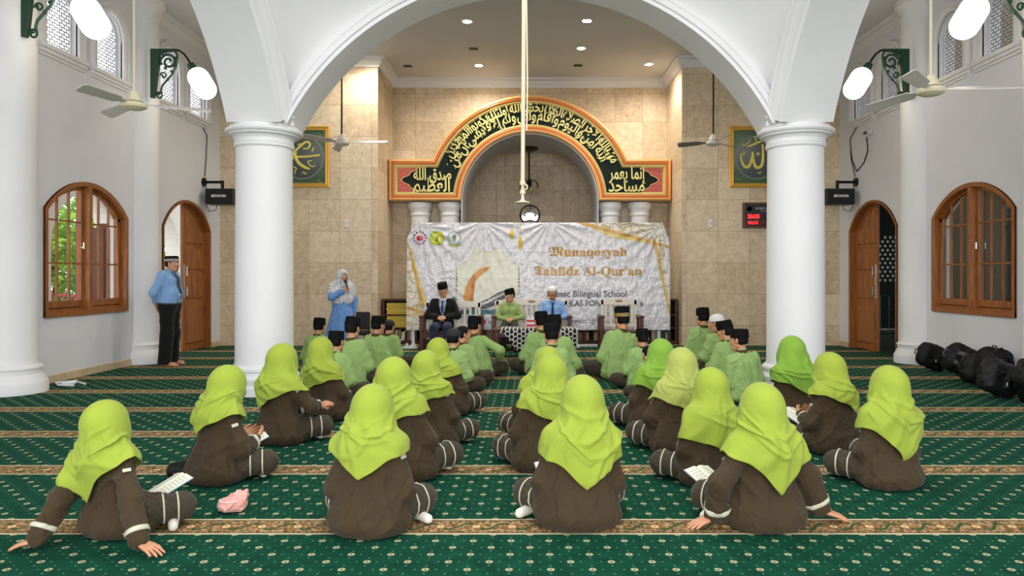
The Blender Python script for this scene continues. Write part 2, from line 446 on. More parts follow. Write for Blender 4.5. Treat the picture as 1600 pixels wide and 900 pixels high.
HP = [(0.41, 0), (0.41, 0.12), (0.40, 0.14), (0.36, 0.21), (0.345, 0.23), (0.345, 0.28), (0.36, 0.29), (0.36, 0.31), (0.31, 0.34), (0.30, 0.4), (0.29, CE-0.3), (0.31, CE-0.28), (0.31, CE-0.2), (0.36, CE-0.12), (0.40, CE-0.08), (0.40, CE)]
for s in (-1, 1):
    for y in (8.74, 11.75):
        a0 = -PI/2 if s < 0 else PI/2
        struct(MB().lathe(HP if y < 10 else [(r*0.86, z) for r, z in HP], (s*WX, y, 0), 28, a0=a0, a1=a0+PI).build('half_column', white, smooth=True, ang=28))

# niche columns in two pairs
NP = [(0.27, 0), (0.27, 0.2), (0.21, 0.25), (0.205, 2.72), (0.225, 2.74), (0.225, 2.78), (0.21, 2.80), (0.22, 2.86), (0.25, 2.90), (0.265, 2.94), (0.265, 2.98), (0.25, 3.03)]
for x in (-2.43, -1.77, 1.77, 2.43):
    struct(MB().lathe(NP, (x, 16.02, 0), 32).build('niche_column', white, smooth=True, ang=28))

# ------------------------------------------------------------------ windows and doors in the side walls
def casement(s, n, glassm):
    root = thing('window_%d' % n, (s*WX, WINDOW['c'], WINDOW['z0']), kind='structure')
    h, zs, zt = WINDOW['half'], WINDOW['zs']-WINDOW['z0'], WINDOW['zt']-WINDOW['z0']
    mp = lambda u, v, d: (s*d, u, v)
    top = seg_arch(0, h, zs, zt)
    loop = [(-h, 0), (h, 0)]+top
    sweep(loop, [(0, -0.03), (0.065, -0.03), (0.065, 0.17), (0, 0.17)], mp, closed=True).build('frame', wood, root, bevel=0.006)
    MB().add([mp(u, v, d) for d in (-0.035, 0.16) for u, v in ((-0.038, 0.06), (0.038, 0.06), (0.038, zt-0.065), (-0.038, zt-0.065))],
             [(0,1,2,3),(7,6,5,4),(0,4,5,1),(1,5,6,2),(2,6,7,3),(3,7,4,0)]).build('mullion', wood, root, bevel=0.005)
    ring = seg_arch(0, h-0.065, zs-0.015, zt-0.065, 60)
    def ztop(u): return min((p[1] for p in ring if abs(p[0]-u) < 0.06), default=zs-0.02)
    for e in (-1, 1):                                # two leaves
        a, b = sorted((e*0.038, e*(h-0.065)))
        tp = [p for p in ring if a <= p[0] <= b]
        lp = [(a, 0.065), (b, 0.065)]+([(b, zs-0.015)] if e > 0 else [(b, zt-0.065)])+tp+([(a, zt-0.065)] if e > 0 else [(a, zs-0.015)])
        lf = sweep(lp, [(0, 0.05), (0.055, 0.05), (0.055, 0.095), (0, 0.095)], mp, closed=True).build('leaf', wood, root, bevel=0.004)
        MB().box(*sorted((s*0.05, s*0.095)), a+0.05, b-0.05, 0.10, 0.21).build('rail', wood, lf, bevel=0.004)
        bars = MB()
        w_ = (b-a-0.11)/3
        for k in (1, 2):
            u = a+0.055+w_*k
            bars.box(*sorted((s*0.055, s*0.088)), u-0.009, u+0.009, 0.2, ztop(u)-0.03)
        for v in (0.72, 1.30): bars.box(*sorted((s*0.057, s*0.086)), a+0.06, b-0.06, v-0.011, v+0.011)
        bars.build('glazing_bars', wood, lf)
        MB().add([mp(u, v, 0.072) for u, v in lp], [tuple(range(len(lp)))]).build('pane', glassm, lf)
        MB().cyl((s*0.05, e*0.09-0.01, 0.95), (s*0.01, e*0.09-0.01, 0.95), 0.008, n=8).box(*sorted((s*0.0, s*0.015)), e*0.09-0.02, e*0.09+0.0, 0.93, 1.02).build('latch', chrome, lf)
    return root
glass_r = glassmat('shaded_window_glass', (0.85, 0.87, 0.85), 0.12)
casement(-1, 1, glass); casement(1, 2, glass_r)

def door(s, n):
    root = thing('door_%d' % n, (s*WX, DOOR['c'], 0), kind='structure')
    h, zs, zt = DOOR['half'], DOOR['zs'], DOOR['zt']
    mp = lambda u, v, d: (s*d, u, v)
    path = [(h, 0)]+seg_arch(0, h, zs, zt)+[(-h, 0)]
    sweep(path, [(0, -0.025), (0.05, -0.025), (0.05, 0.2), (0, 0.2)], mp).build('frame', wood, root, bevel=0.006)
    ring = seg_arch(0, h-0.05, zs-0.01, zt-0.05, 60)
    tp = [p for p in ring if p[0] >= 0.0]
    lp = [(0.0, 0.015), (h-0.05, 0.015)]+tp+[(0.0, zt-0.05)]
    lf = prism(lp, [], 0.09, 0.135, mp).build('door_leaf', wood, root, bevel=0.004)
    pan = MB(); w0, w1 = 0.09, h-0.14
    def ztop(u): return min((p[1] for p in ring if abs(p[0]-u) < 0.05), default=zs)
    def panel(a, b, v0, v1, v1b=None):
        v1b = v1 if v1b is None else v1b
        for d, i in ((0.088, 0.0), (0.066, 0.022)):
            pan.v += [mp(a+i, v0+i, d), mp(b-i, v0+i, d), mp(b-i, v1b-i, d), mp(a+i, v1-i, d)]
        q = len(pan.v)-8
        pan.f += [tuple(q+4+k for k in range(4))]+[(q+k, q+(k+1) % 4, q+4+(k+1) % 4, q+4+k) for k in range(4)]
    panel(w0, w1, 0.14, 0.86)
    cw = (w1-w0-0.08)/3
    for k in range(3):
        a = w0+k*(cw+0.04)
        panel(a, a+cw, 0.98, 1.46); panel(a, a+cw, 1.52, 1.95)
        panel(a, a+cw, 2.01, min(ztop(a), ztop(a+cw))-0.1+0.06, min(ztop(a+cw), ztop(a))-0.12)
    pan.build('panels', wood, lf, bevel=0.0)
    hd = MB()
    for v in (1.05, 1.42): hd.tube([(s*0.09, 0.05, v), (s*0.03, 0.05, v), (s*0.03, 0.05, v+0.16), (s*0.09, 0.05, v+0.16)], 0.011, 8)
    hd.box(*sorted((s*0.078, s*0.09)), 0.03, 0.07, 1.0, 1.62).build('handle', chrome, lf, smooth=True)
    return root
door(-1, 1); door(1, 2)

def mesh_screen():
    m, nt, b = base_mat('lattice_screen'); x, y, z = xyz(nt)
    b.inputs['Base Color'].default_value = rgb((112, 98, 90)); b.inputs['Roughness'].default_value = 0.6
    row = (z/0.048).floor(); off = row.mod(2.0)*0.05
    g = ((y+off)/0.1).mod(1.0).lt(0.15).max((z/0.048).mod(1.0).lt(0.24))
    nt.links.new(g.k, b.inputs['Alpha']); return m
screen = mesh_screen()
n = 3
for s in (-1, 1):
    for u in UPPER:
        root = thing('window_%d' % n, (s*WX, u, U_Z0), kind='structure'); n += 1
        mp = lambda a, v, d: (s*d, a, v)
        zs, zt = U_ZS-U_Z0, U_ZT-U_Z0
        path = [(U_HALF, 0)]+seg_arch(0, U_HALF, zs, zt)+[(-U_HALF, 0)]
        sweep(path, [(0.0, 0.02), (0.0, -0.03), (-0.045, -0.05), (-0.05, -0.03), (-0.075, -0.03), (-0.085, -0.06), (-0.13, -0.06), (-0.14, -0.02), (-0.165, 0.0)], mp).build('casing', white, root, smooth=True, ang=50)
        MB().box(*sorted((s*-0.075, s*0.02)), -U_HALF-0.17, U_HALF+0.17, -0.06, 0.0).box(*sorted((s*-0.05, s*0.02)), -U_HALF-0.15, U_HALF+0.15, -0.11, -0.06).box(*sorted((s*-0.025, s*0.02)), -U_HALF-0.14, U_HALF+0.14, -0.15, -0.11).build('sill', white, root, bevel=0.006)
        lp = [(-U_HALF, 0), (U_HALF, 0)]+seg_arch(0, U_HALF, zs, zt)
        MB().add([mp(a, v, 0.10) for a, v in lp], [tuple(range(len(lp)))]).build('lattice', screen, root)
        sweep(lp, [(0, 0.08), (0.03, 0.08), (0.03, 0.12), (0, 0.12)], mp, closed=True).build('sash', white, root)
        MB().add([mp(a, v, 0.16) for a, v in lp], [tuple(range(len(lp)))]).build('pane', glass, root)
# ------------------------------------------------------------------ calligraphy arch over the niche
gold = mat('gold_paint', (222, 172, 74), 0.35, 0.35)
calli = mat('pale_gold_lettering', (226, 216, 140), 0.45)
darkgreen = mat('dark_green_ground', (8, 26, 16), 0.5, spec=0.2)
fr_tan = mat('frame_tan', (226, 170, 106), 0.45); fr_or = mat('frame_orange', (196, 104, 42), 0.45)
fr_ol = mat('frame_olive_gold', (196, 172, 104), 0.45); fr_red = mat('ornament_red', (176, 84, 74), 0.5, var=0.5, vscale=30)
AF = 15.76                                            # front face of the arch slab
HWD, Z0, Z1, RO, RI = 3.07, 3.05, 3.95, 2.31, 1.505
aa = math.asin((Z1-ZS)/RO); ab = math.asin((Z0-ZS)/RI)
outline = [(-HWD, Z0), (-HWD, Z1)]+list(reversed(arc(0, ZS, RO, aa, PI-aa, 60)))+[(HWD, Z1), (HWD, Z0)]+arc(0, ZS, RI, ab, PI-ab, 60)
arch = thing('calligraphy_arch', (0, AF, Z0), 'dark green arch with pale gold calligraphy and orange frame over the prayer niche', 'arch panel')
AP = lambda u, v, d: (u, -d, v-Z0)
prism(outline, [], 0.0, -0.53, AP).build('body', mat('arch_side_paint', (190, 176, 150), 0.55), arch)
prism(outline, [], 0.01, 0.0, AP).build('ground', darkgreen, arch)
rev = outline
sweep(rev, [(-0.0, 0.0), (-0.0, 0.05), (-0.02, 0.075), (-0.05, 0.08), (-0.065, 0.06)], AP, closed=True).build('outer_moulding', fr_tan, arch, smooth=True, ang=60)
sweep(rev, [(-0.06, 0.06), (-0.075, 0.075), (-0.105, 0.075), (-0.12, 0.05)], AP, closed=True).build('orange_moulding', fr_or, arch, smooth=True, ang=60)
sweep(rev, [(-0.115, 0.05), (-0.13, 0.06), (-0.165, 0.045), (-0.18, 0.012)], AP, closed=True).build('inner_moulding', fr_ol, arch, smooth=True, ang=60)
for s in (-1, 1):                                     # red cusped end ornaments
    e = HWD-0.18; zc = (Z0+Z1)/2; hh = (Z1-Z0)/2-0.18
    cusp = [(e, -hh), (e-0.46, -hh), (e-0.42, -hh*0.8), (e-0.30, -hh*0.62), (e-0.26, -hh*0.38), (e-0.14, -hh*0.2), (e-0.09, 0)]
    cusp = cusp+[(u, -v) for u, v in reversed(cusp[:-1])]
    cusp = [(s*u, zc+v) for u, v in cusp]
    prism(cusp, [], 0.012, 0.03, AP).build('end_ornament', fr_red, arch)
    sweep(cusp, [(-0.008, 0.03), (-0.008, 0.036), (0.008, 0.036), (0.008, 0.03)], AP, closed=True).build('ornament_edge', fr_ol, arch)
# lettering
LM = MB()
def put(s, size, fn, bold=0.004, sx=1.0, sy=1.0, anchor=0.5, fit=None):
    vv, ff = text2d(arabic(s), size, bold, 'LEFT')
    if not vv: return 0
    x0 = min(p[0] for p in vv); x1 = max(p[0] for p in vv)
    if fit: sx = fit/(x1-x0)
    q = [((p[0]-x0-(x1-x0)*anchor)*sx, p[1]*sy) for p in vv]
    LM.add([fn(a, b) for a, b in q], ff); return (x1-x0)*sx
def flat(cx, cz): return lambda a, b: AP(cx+a, cz+b, 0.035)
put('إنما يعمر', 0.36, flat(2.12, 3.52), 0.006, sy=1.1, fit=0.80); put('مساجد', 0.38, flat(2.10, 3.25), 0.006, sy=1.05, fit=0.78)
put('صدق الله', 0.36, flat(-2.12, 3.50), 0.006, sy=1.05, fit=0.82); put('العظيم', 0.40, flat(-2.14, 3.25), 0.006, sy=1.1, fit=0.80)
words_ = 'الله من آمن بالله واليوم الآخر وأقام الصلاة وآتى الزكاة ولم يخش إلا الله فعسى أولئك أن يكونوا من المهتدين'.split()
def onarc(r0, th): return lambda a, b: AP((r0+b)*math.cos(th-a/(r0+0.12)), ZS+(r0+b)*math.sin(th-a/(r0+0.12)), 0.035)
half = [words_[0::2], words_[1::2]]
for tier, ws in enumerate(half):
    r0 = (1.775, 1.955)[tier]; size = 0.27
    lens = []
    for wd in ws:
        vv, _ = text2d(arabic(wd), size, 0.0, 'LEFT'); lens.append(max(p[0] for p in vv)-min(p[0] for p in vv))
    a_start, a_end = math.radians((29, 25)[tier]), math.radians((155, 151)[tier])
    gap = 0.035; tot = sum(lens)+gap*(len(ws)-1); k = (a_end-a_start)*(r0+0.12)/tot
    th = a_start
    for wd, L in zip(ws, lens):
        d = L*k/(r0+0.12)
        put(wd, size, onarc(r0, th+d/2), 0.004, k, 1.28)
        th += d+gap*k/(r0+0.12)
rnd = random.Random(4)
for i in range(70):                                   # vowel strokes and small ornaments among the words
    th = math.radians(rnd.uniform(24, 156)); r = rnd.choice((rnd.uniform(1.75, 1.80), rnd.uniform(1.95, 1.99), rnd.uniform(2.07, 2.10)))
    ang = rnd.uniform(0.3, 0.9); ln = rnd.uniform(0.02, 0.045); wd = 0.007
    q = []
    for a, b in ((-ln, -wd), (ln, -wd*0.4), (ln, wd*0.4), (-ln, wd)):
        u = a*math.cos(ang)-b*math.sin(ang); v = a*math.sin(ang)+b*math.cos(ang)
        q.append(onarc(r, th)(u, v))
    LM.add(q, [(0, 1, 2, 3)])
me = LM.build('lettering', calli, arch); sol = me.modifiers.new('s', 'SOLIDIFY'); sol.thickness = 0.02; sol.offset = 0

# ------------------------------------------------------------------ framed calligraphy on the end wall
def picture(name, x, label, word, boldw):
    W2, H2 = 0.55, 0.62; zc = 3.83
    root = thing(name, (x, 14.7, zc), label, 'picture')
    mp = lambda u, v, d: (u, -d, v)
    rect = [(-W2, -H2), (W2, -H2), (W2, H2), (-W2, H2)]
    sweep(rect, [(0, 0), (0, 0.04), (0.025, 0.05), (0.045, 0.035), (0.075, 0.045), (0.085, 0.03), (0.085, 0)], mp, closed=True).build('frame', gold, root)
    MB().box(-W2+0.07, W2-0.07, -0.02, -0.002, -H2+0.07, H2-0.07).build('ground', mat('picture_green', (52, 84, 52), 0.25, var=0.15, vscale=3), root)
    MB().cyl((0, -0.02, -0.02), (0, -0.025, -0.02), 0.44, n=64).build('roundel', mat('picture_grey', (54, 66, 66), 0.25), root)
    sweep(arc(0, -0.02, 0.44, 0, 2*PI-2*PI/64, 63), [(0, 0.025), (0, 0.03), (0.022, 0.03), (0.022, 0.025)], mp, closed=True).build('ring', mat('picture_ring', (110, 128, 118), 0.3), root)
    m = MB()
    if word == 'muhammad':
        strokes = [([(0.36, 0.03), (0.1, 0.0), (-0.12, 0.0), (-0.18, 0.06), (-0.05, 0.2), (0.08, 0.3), (0.16, 0.26), (0.12, 0.17), (0.02, 0.16)], 0.026),
                   ([(-0.3, 0.28), (-0.2, 0.12), (-0.08, -0.12), (0.06, -0.22), (0.16, -0.25)], 0.034), ([(-0.36, -0.2), (-0.26, -0.14), (-0.16, 0.02), (-0.1, 0.08)], 0.02),
                   ([(0.2, 0.1), (0.22, 0.16), (0.24, 0.2)], 0.012), ([(-0.1, 0.26), (-0.06, 0.23), (-0.04, 0.27), (0.0, 0.24), (0.03, 0.28)], 0.009),
                   ([(0.2, -0.08), (0.12, -0.1), (0.16, -0.18), (0.24, -0.2), (0.26, -0.15)], 0.012), ([(-0.18, -0.2), (-0.12, -0.24), (-0.15, -0.3), (-0.14, -0.36)], 0.012), ([(0.0, -0.34), (0.03, -0.31), (0.06, -0.35), (0.1, -0.32)], 0.009)]
    else:
        strokes = [([(0.3, 0.3), (0.3, 0.0), (0.28, -0.2)], 0.032), ([(0.12, 0.26), (0.13, 0.0), (0.1, -0.18), (0.0, -0.22), (-0.05, -0.14), (-0.07, 0.0), (-0.08, 0.1)], 0.032),
                   ([(-0.08, 0.1), (-0.1, -0.05), (-0.16, -0.2), (-0.24, -0.2), (-0.3, -0.1), (-0.33, 0.05)], 0.03), ([(-0.2, 0.2), (-0.08, 0.24), (0.1, 0.32), (0.22, 0.38)], 0.022),
                   ([(-0.3, 0.24), (-0.22, 0.25), (-0.14, 0.32), (-0.13, 0.36)], 0.012), ([(0.0, 0.02), (0.03, 0.08), (0.06, 0.02)], 0.014), ([(-0.3, 0.08), (-0.27, 0.03), (-0.24, 0.1)], 0.01), ([(0.02, -0.3), (0.06, -0.34), (0.1, -0.3)], 0.01), ([(-0.04, 0.42), (0.0, 0.3)], 0.014)]
    for pts, r in strokes:                            # brush strokes, thick in the middle
        n_ = 24; P_ = []
        for i in range(n_+1):
            t = i/n_*(len(pts)-1); k_ = min(int(t), len(pts)-2); u = t-k_
            p0 = pts[max(k_-1, 0)]; p1 = pts[k_]; p2 = pts[k_+1]; p3 = pts[min(k_+2, len(pts)-1)]
            P_.append(tuple(0.5*((2*p1[j])+(-p0[j]+p2[j])*u+(2*p0[j]-5*p1[j]+4*p2[j]-p3[j])*u*u+(-p0[j]+3*p1[j]-3*p2[j]+p3[j])*u**3) for j in (0, 1)))
        m.tube([(a, -0.03, b) for a, b in P_], [r*(0.45+0.55*math.sin(PI*min(1, (i+1)/n_*0.9+0.08))) for i in range(n_+1)], 8)
    m.xform(lambda p: (p.x, -0.03+(p.y+0.03)*0.3, p.z)).build('calligraphy', mat('brush_gold', (220, 205, 96), 0.35), root, smooth=True)
    f = MB()
    for sx in (-1, 1):
        for sz in (-1, 1):
            for i in range(7):
                a = rnd.uniform(0, 6.28); cx_, cz_ = sx*(W2-0.17+rnd.uniform(-.05, .05)), sz*(H2-0.17+rnd.uniform(-.05, .05))
                f.tube([(cx_+0.04*k*math.cos(a+k*0.9), -0.022, cz_+0.04*k*math.sin(a+k*0.9)) for k in np.linspace(0.2, 1.2, 7)], 0.005, 5)
    f.build('corner_flowers', mat('flower_green', (130, 150, 90), 0.4), root)
    return root
picture('framed_calligraphy', -4.62, 'gold framed calligraphy partly behind the column above the woman speaking', 'muhammad', 0)
picture('framed_calligraphy', 4.60, 'gold framed calligraphy on the wall above the red digital prayer clock', 'allah', 0)

# digital clock
t = thing('digital_clock', (4.78, 14.7, 2.64), 'black framed digital prayer clock with red digits beside column', 'clock')
MB().box(-0.46, 0.46, -0.05, 0, -0.26, 0.26).build('case', mat('clock_black', (20, 18, 22), 0.3), t, bevel=0.008)
sweep([(-0.46, -0.26), (0.46, -0.26), (0.46, 0.26), (-0.46, 0.26)], [(0, 0.0), (0, 0.065), (0.03, 0.065), (0.03, 0.0)], lambda u, v, d: (u, -d, v), closed=True).build('frame', woodd, t)
def lettering(parent, name, s, size, c, m, bold=0.0, sx=1.0, out=0.004, align='CENTER', skew=0.0):
    vv, ff = text2d(s, size, bold, align)
    return MB().add([(c[0]+(p[0]+skew*p[1])*sx, c[1], c[2]+p[1]) for p in vv], ff).build(name, m, parent)
redled = emit('red_led', (255, 40, 40), 2.2); grey_t = mat('grey_print', (170, 172, 176), 0.4)
lettering(t, 'heading', "MASJID JAMI' AL", 0.062, (0.0, -0.052, 0.12), grey_t, 0.001)
lettering(t, 'subheading', 'JL. RAYA', 0.04, (-0.02, -0.052, 0.07), grey_t)
MB().lathe([(0.035, 0), (0.05, 0)], n=16).xform(lambda p: (-0.33+p.x, -0.053, 0.13+p.y)).build('emblem', grey_t, t)
lettering(t, 'digits', '20:35', 0.11, (-0.25, -0.052, -0.06), redled, 0.003)
lettering(t, 'ticker', '04:15', 0.09, (-0.26, -0.052, -0.18), redled, 0.002)
f_ = MB()
for x0, x1, z0, z1 in ((-0.4, -0.08, -0.07, 0.03), (-0.4, 0.12, -0.2, -0.1)):
    f_.box(x0, x1, -0.0515, -0.05, z0, z1)
f_.build('red_window', mat('red_window', (90, 10, 14), 0.3), t)

# switches
for x in (-3.73, 3.67):
    o = MB().box(-0.04, 0.04, -0.02, 0, -0.08, 0.08).build('wall_switch', white, None, bevel=0.006); o.location = (x, 14.7, 2.48)
    tag(o, 'white sensor box on tiles '+('above the woman in blue' if x < 0 else 'above the boys seated by the far wall'), 'switch')
    r_ = MB().box(-0.02, 0.02, -0.026, -0.02, -0.02, 0.03).build('rocker', mat('switch_grey', (200, 200, 196), 0.4), o)

# ------------------------------------------------------------------ downlights and vents
lampglow = emit('lamp_glow', (255, 246, 230), 14.0)
DL = [(730, 33), (917, 32), (574, 76), (908, 75), (748, 102), (1014, 100)]
dlab = ['ceiling downlight nearest the hanging rod on its left', 'ceiling downlight nearest the big arch crown right of the rod', 'ceiling downlight close to the arch edge above the tall picture', 'ceiling downlight second from the end wall right of the rod', 'ceiling downlight near the end wall above calligraphy arch crown', 'ceiling downlight near the corner cornice of the end wall']
dlab = ['first ceiling downlight left of the hanging rod, nearest the camera', 'first ceiling downlight right of the hanging rod, nearest the camera', 'ceiling downlight farthest to the left, beside the arch edge', 'ceiling downlight right of the rod in the middle row', 'ceiling downlight left of the rod close to the end wall', 'ceiling downlight farthest to the right near the corner cornice']
for (px, py), lb in zip(DL, dlab):
    Y = (CE-HC)*F/(HY-py); x = (px-CX)*Y/F
    t = thing('ceiling_downlight', (x, Y, CE), lb, 'ceiling light', 'downlights in the prayer bay ceiling')
    MB().lathe([(0.075, 0.004), (0.078, -0.012), (0.105, -0.014), (0.115, 0.0)], n=28).build('trim_ring', white, t, smooth=True)
    MB().lathe([(0.0, -0.004), (0.076, -0.004)], n=28).build('lens', lampglow, t)
    d = bpy.data.lights.new('downlight_beam', 'SPOT'); d.energy = 150; d.spot_size = 2.8; d.spot_blend = 0.8; d.shadow_soft_size = 0.07; d.color = (1.0, 0.93, 0.82)
    lo = bpy.data.objects.new('downlight_beam', d); COL.objects.link(lo); lo.location = (x, Y, CE-0.03)
for (px, py), lb in zip([(740, 76), (637, 103), (903, 102), (1075, 72)], ['small dark ceiling vent beside the hanging rod', 'small dark ceiling vent above the arch shoulder near the bookcase side', 'small dark ceiling vent right of the rod near end wall cornice', 'small dark ceiling vent at the far right beside the arch']):
    Y = (CE-HC)*F/(HY-py); x = (px-CX)*Y/F
    t = thing('ceiling_vent', (x, Y, CE), lb, 'vent', 'dark vents in the prayer bay ceiling')
    MB().box(-0.09, 0.09, -0.07, 0.07, -0.008, 0).build('frame', mat('vent_grey', (96, 92, 88), 0.6), t)
    sl = MB()
    for k in range(4): sl.box(-0.08, 0.08, -0.055+0.03*k, -0.04+0.03*k, -0.012, -0.008)
    sl.build('slats', black, t)

# ------------------------------------------------------------------ green bracket lamps
globe_m = emit('opal_globe', (255, 246, 228), 7.0)
def bracket_lamp(s, y, lab):
    root = thing('bracket_lamp', (s*6.02, y, 4.25), lab, 'wall lamp', 'green bracket lamps on the half columns')
    # wall plate: slim triangle standing off the wall; +u runs into the room
    mp = lambda u, v, d: (-s*u, d, v)
    prism([(-0.03, 0.0), (0.03, 0.0), (0.06, 0.16), (0.12, 0.72), (0.40, 0.75), (0.40, 0.78), (-0.03, 0.78)], [], -0.03, 0.03, mp).build('bracket_plate', greenm, root, bevel=0.004)
    sc_ = MB()
    def spiral(cx_, cz_, r0, r1, a0, turns, w=0.018, sgn=1):
        return [mp(cx_+(r0+(r1-r0)*t)*math.cos(a0+sgn*2*PI*turns*t), cz_+(r0+(r1-r0)*t)*math.sin(a0+sgn*2*PI*turns*t), 0) for t in np.linspace(0, 1, 26)]
    sc_.tube(spiral(0.25, 0.58, 0.03, 0.13, 0.0, 1.5), 0.017, 8)
    sc_.tube(spiral(0.10, 0.04, 0.02, 0.06, 1.0, 1.3), 0.014, 8)
    sc_.tube([mp(*p, 0) for p in ((0.38, 0.58), (0.37, 0.5), (0.31, 0.38), (0.22, 0.28), (0.15, 0.2), (0.13, 0.12), (0.14, 0.07))], 0.018, 8)
    sc_.tube([mp(*p, 0) for p in ((0.36, 0.74), (0.39, 0.68), (0.385, 0.6), (0.33, 0.5))], 0.016, 8)
    sc_.tube(spiral(0.17, 0.36, 0.015, 0.055, 2.0, 1.2), 0.013, 8)
    sc_.tube(spiral(0.18, 0.70, 0.01, 0.04, 3.5, 1.2), 0.012, 8)
    for (u, v) in ((0.3, 0.42), (0.2, 0.48), (0.13, 0.55), (0.24, 0.3), (0.36, 0.64)): sc_.ell(mp(u, v, 0), (0.026, 0.02, 0.026), 8, 6)
    sc_.build('scrollwork', greenm, root, smooth=True)
    MB().tube([mp(*p, 0) for p in ((0.3, 0.765), (0.42, 0.76), (0.50, 0.70), (0.57, 0.60), (0.61, 0.52))], 0.016, 8).build('arm', blackm, root, smooth=True)
    ax = Vector((0.52, 0, -0.85)).normalized(); p0 = Vector((0.61, 0, 0.52))
    def al(q): # q in lamp axis frame: (r across, along)
        return q
    def frame(prof, nm, m):
        mb = MB().lathe(prof, n=28)
        z = Vector(mp(ax.x, ax.z, 0)); zz = z.normalized(); xx = zz.orthogonal().normalized(); yy = zz.cross(xx)
        o = Vector(mp(p0.x, p0.z, 0))
        mb.xform(lambda p: o+xx*p.x+yy*p.y+zz*p.z); return mb.build(nm, m, root, smooth=True, ang=60)
    frame([(0.02, -0.05), (0.05, -0.03), (0.062, 0.0), (0.07, 0.06), (0.075, 0.09), (0.0, 0.09)], 'socket', greenm)
    pr = [(0.0, 0.08)]+[(0.165*math.sin(a), 0.235-0.165*math.cos(a)) for a in np.linspace(0.15, PI/2, 8)]+[(0.165*math.cos(a), 0.44+0.165*math.sin(a)) for a in np.linspace(0.0, PI/2-0.01, 8)]+[(0, 0.605)]
    frame(pr, 'globe', globe_m)
for s, y, lab in ((-1, 8.62, 'lit bracket lamp cut by the picture top, over the arched window with greenery'), (-1, 11.55, 'lit green bracket lamp on the half column by the open sunny door'),
                  (1, 8.62, 'lit bracket lamp cut by the picture top, over the dark arched window'), (1, 11.55, 'lit green bracket lamp on the half column above the lone backpack')):
    bracket_lamp(s, y, lab)

# ------------------------------------------------------------------ ceiling fans
fanw = mat('fan_cream', (216, 206, 176), 0.4); fang = mat('fan_blade_grey', (196, 192, 186), 0.4); rodw = mat('rod_cream', (205, 196, 170), 0.45)
def fan(x, y, z, rodm, a0, blade, lab, hubm, bladem, r=0.014):
    root = thing('ceiling_fan', (x, y, z), lab, 'ceiling fan', 'three-bladed ceiling fans')
    MB().cyl((0, 0, 0.08), (0, 0, CE-z-0.02), r, n=10).build('rod', rodm, root, smooth=True)
    MB().lathe([(0.0, CE-z), (0.06, CE-z), (0.05, CE-z-0.06), (0.02, CE-z-0.09)], n=20).build('ceiling_rose', hubm, root, smooth=True)
    MB().lathe([(0.02, 0.14), (0.045, 0.12), (0.075, 0.05), (0.085, 0.03), (0.0, 0.03)], n=24).build('canopy', hubm, root, smooth=True)
    MB().lathe([(0.0, 0.025), (0.08, 0.025), (0.12, 0.005), (0.13, -0.015), (0.12, -0.035), (0.08, -0.055), (0.03, -0.062), (0, -0.062)], n=32).build('motor', hubm, root, smooth=True)
    for k in range(3):
        a = a0+2*PI*k/3; m = MB()
        sec = [(0.11, 0.02, 0.0), (0.2, 0.025, 0.0), (0.24, 0.05, 0.0), (blade-0.04, 0.062, -0.01), (blade, 0.045, -0.01)]
        vv = []
        for d, wd, dz in sec:
            for sx_, tz in ((-1, 0.5), (1, -0.5)):
                for th in (0.004, -0.004): vv.append((d, sx_*wd, dz-tz*wd*0.9+th))
        ff = []
        for i in range(len(sec)-1):
            b = 4*i; c = b+4
            ff += [(b, b+2, c+2, c), (b+1, c+1, c+3, b+3), (b, c, c+1, b+1), (b+2, b+3, c+3, c+2)]
        ff += [(0, 1, 3, 2), (len(vv)-4, len(vv)-2, len(vv)-1, len(vv)-3)]
        m.add(vv, ff); R_ = Matrix.Rotation(a, 3, 'Z'); m.xform(lambda p: R_ @ p)
        m.build('blade', bladem, root)
    return root
fan(-4.16, 7.6, 3.21, rodw, math.radians(21), 0.74, 'cream ceiling fan on long rod near the arched window with greenery', fanw, fang)
fan(3.77, 6.8, 3.157, rodw, math.radians(-12), 0.78, 'cream ceiling fan on long rod near the dark arched window', fanw, fang)
fan(-3.2, 12.3, 3.68, blackm, math.radians(-8), 0.80, 'ceiling fan with black rod in front of the calligraphy picture above the woman', mat('fan_white', (210, 204, 198), 0.4), fang)
fan(3.12, 12.3, 3.68, blackm, math.radians(160), 0.60, 'ceiling fan with black rod in front of the picture by the digital clock', mat('fan_white', (210, 204, 198), 0.4), mat('fan_blade_brown', (120, 108, 98), 0.4))

# rod hanging in the nave
t = thing('hanging_rod', (-0.055, 5.5, 1.96), 'long cream rod hanging from the dome ending in a flat cap', 'hanging rod')
MB().cyl((0, 0, 0.15), (0.02, 0, 3.24), 0.0165, n=12).build('pipe', rodw, t, smooth=True)
MB().tube([(0.03, 0, 0.55), (0.036, 0, 0.9), (0.028, 0, 1.6), (0.04, 0, 3.2)], 0.006, 6).build('cable', fanw, t)
MB().lathe([(0.0, 0.03), (0.012, 0.03), (0.02, 0.015), (0.055, 0.004), (0.064, 0.0), (0.0, -0.004)], n=28).build('cap', fanw, t, smooth=True)
MB().lathe([(0.02, 0.17), (0.022, 0.14), (0.014, 0.13), (0.012, 0.10), (0.022, 0.09), (0.022, 0.07), (0.012, 0.06), (0.012, 0.02)], n=16).tube([(0.02, 0, 0.14), (0.036, 0, 0.13), (0.034, 0, 0.11), (0.018, 0, 0.10)], 0.006, 6).build('fitting', rodw, t, smooth=True)

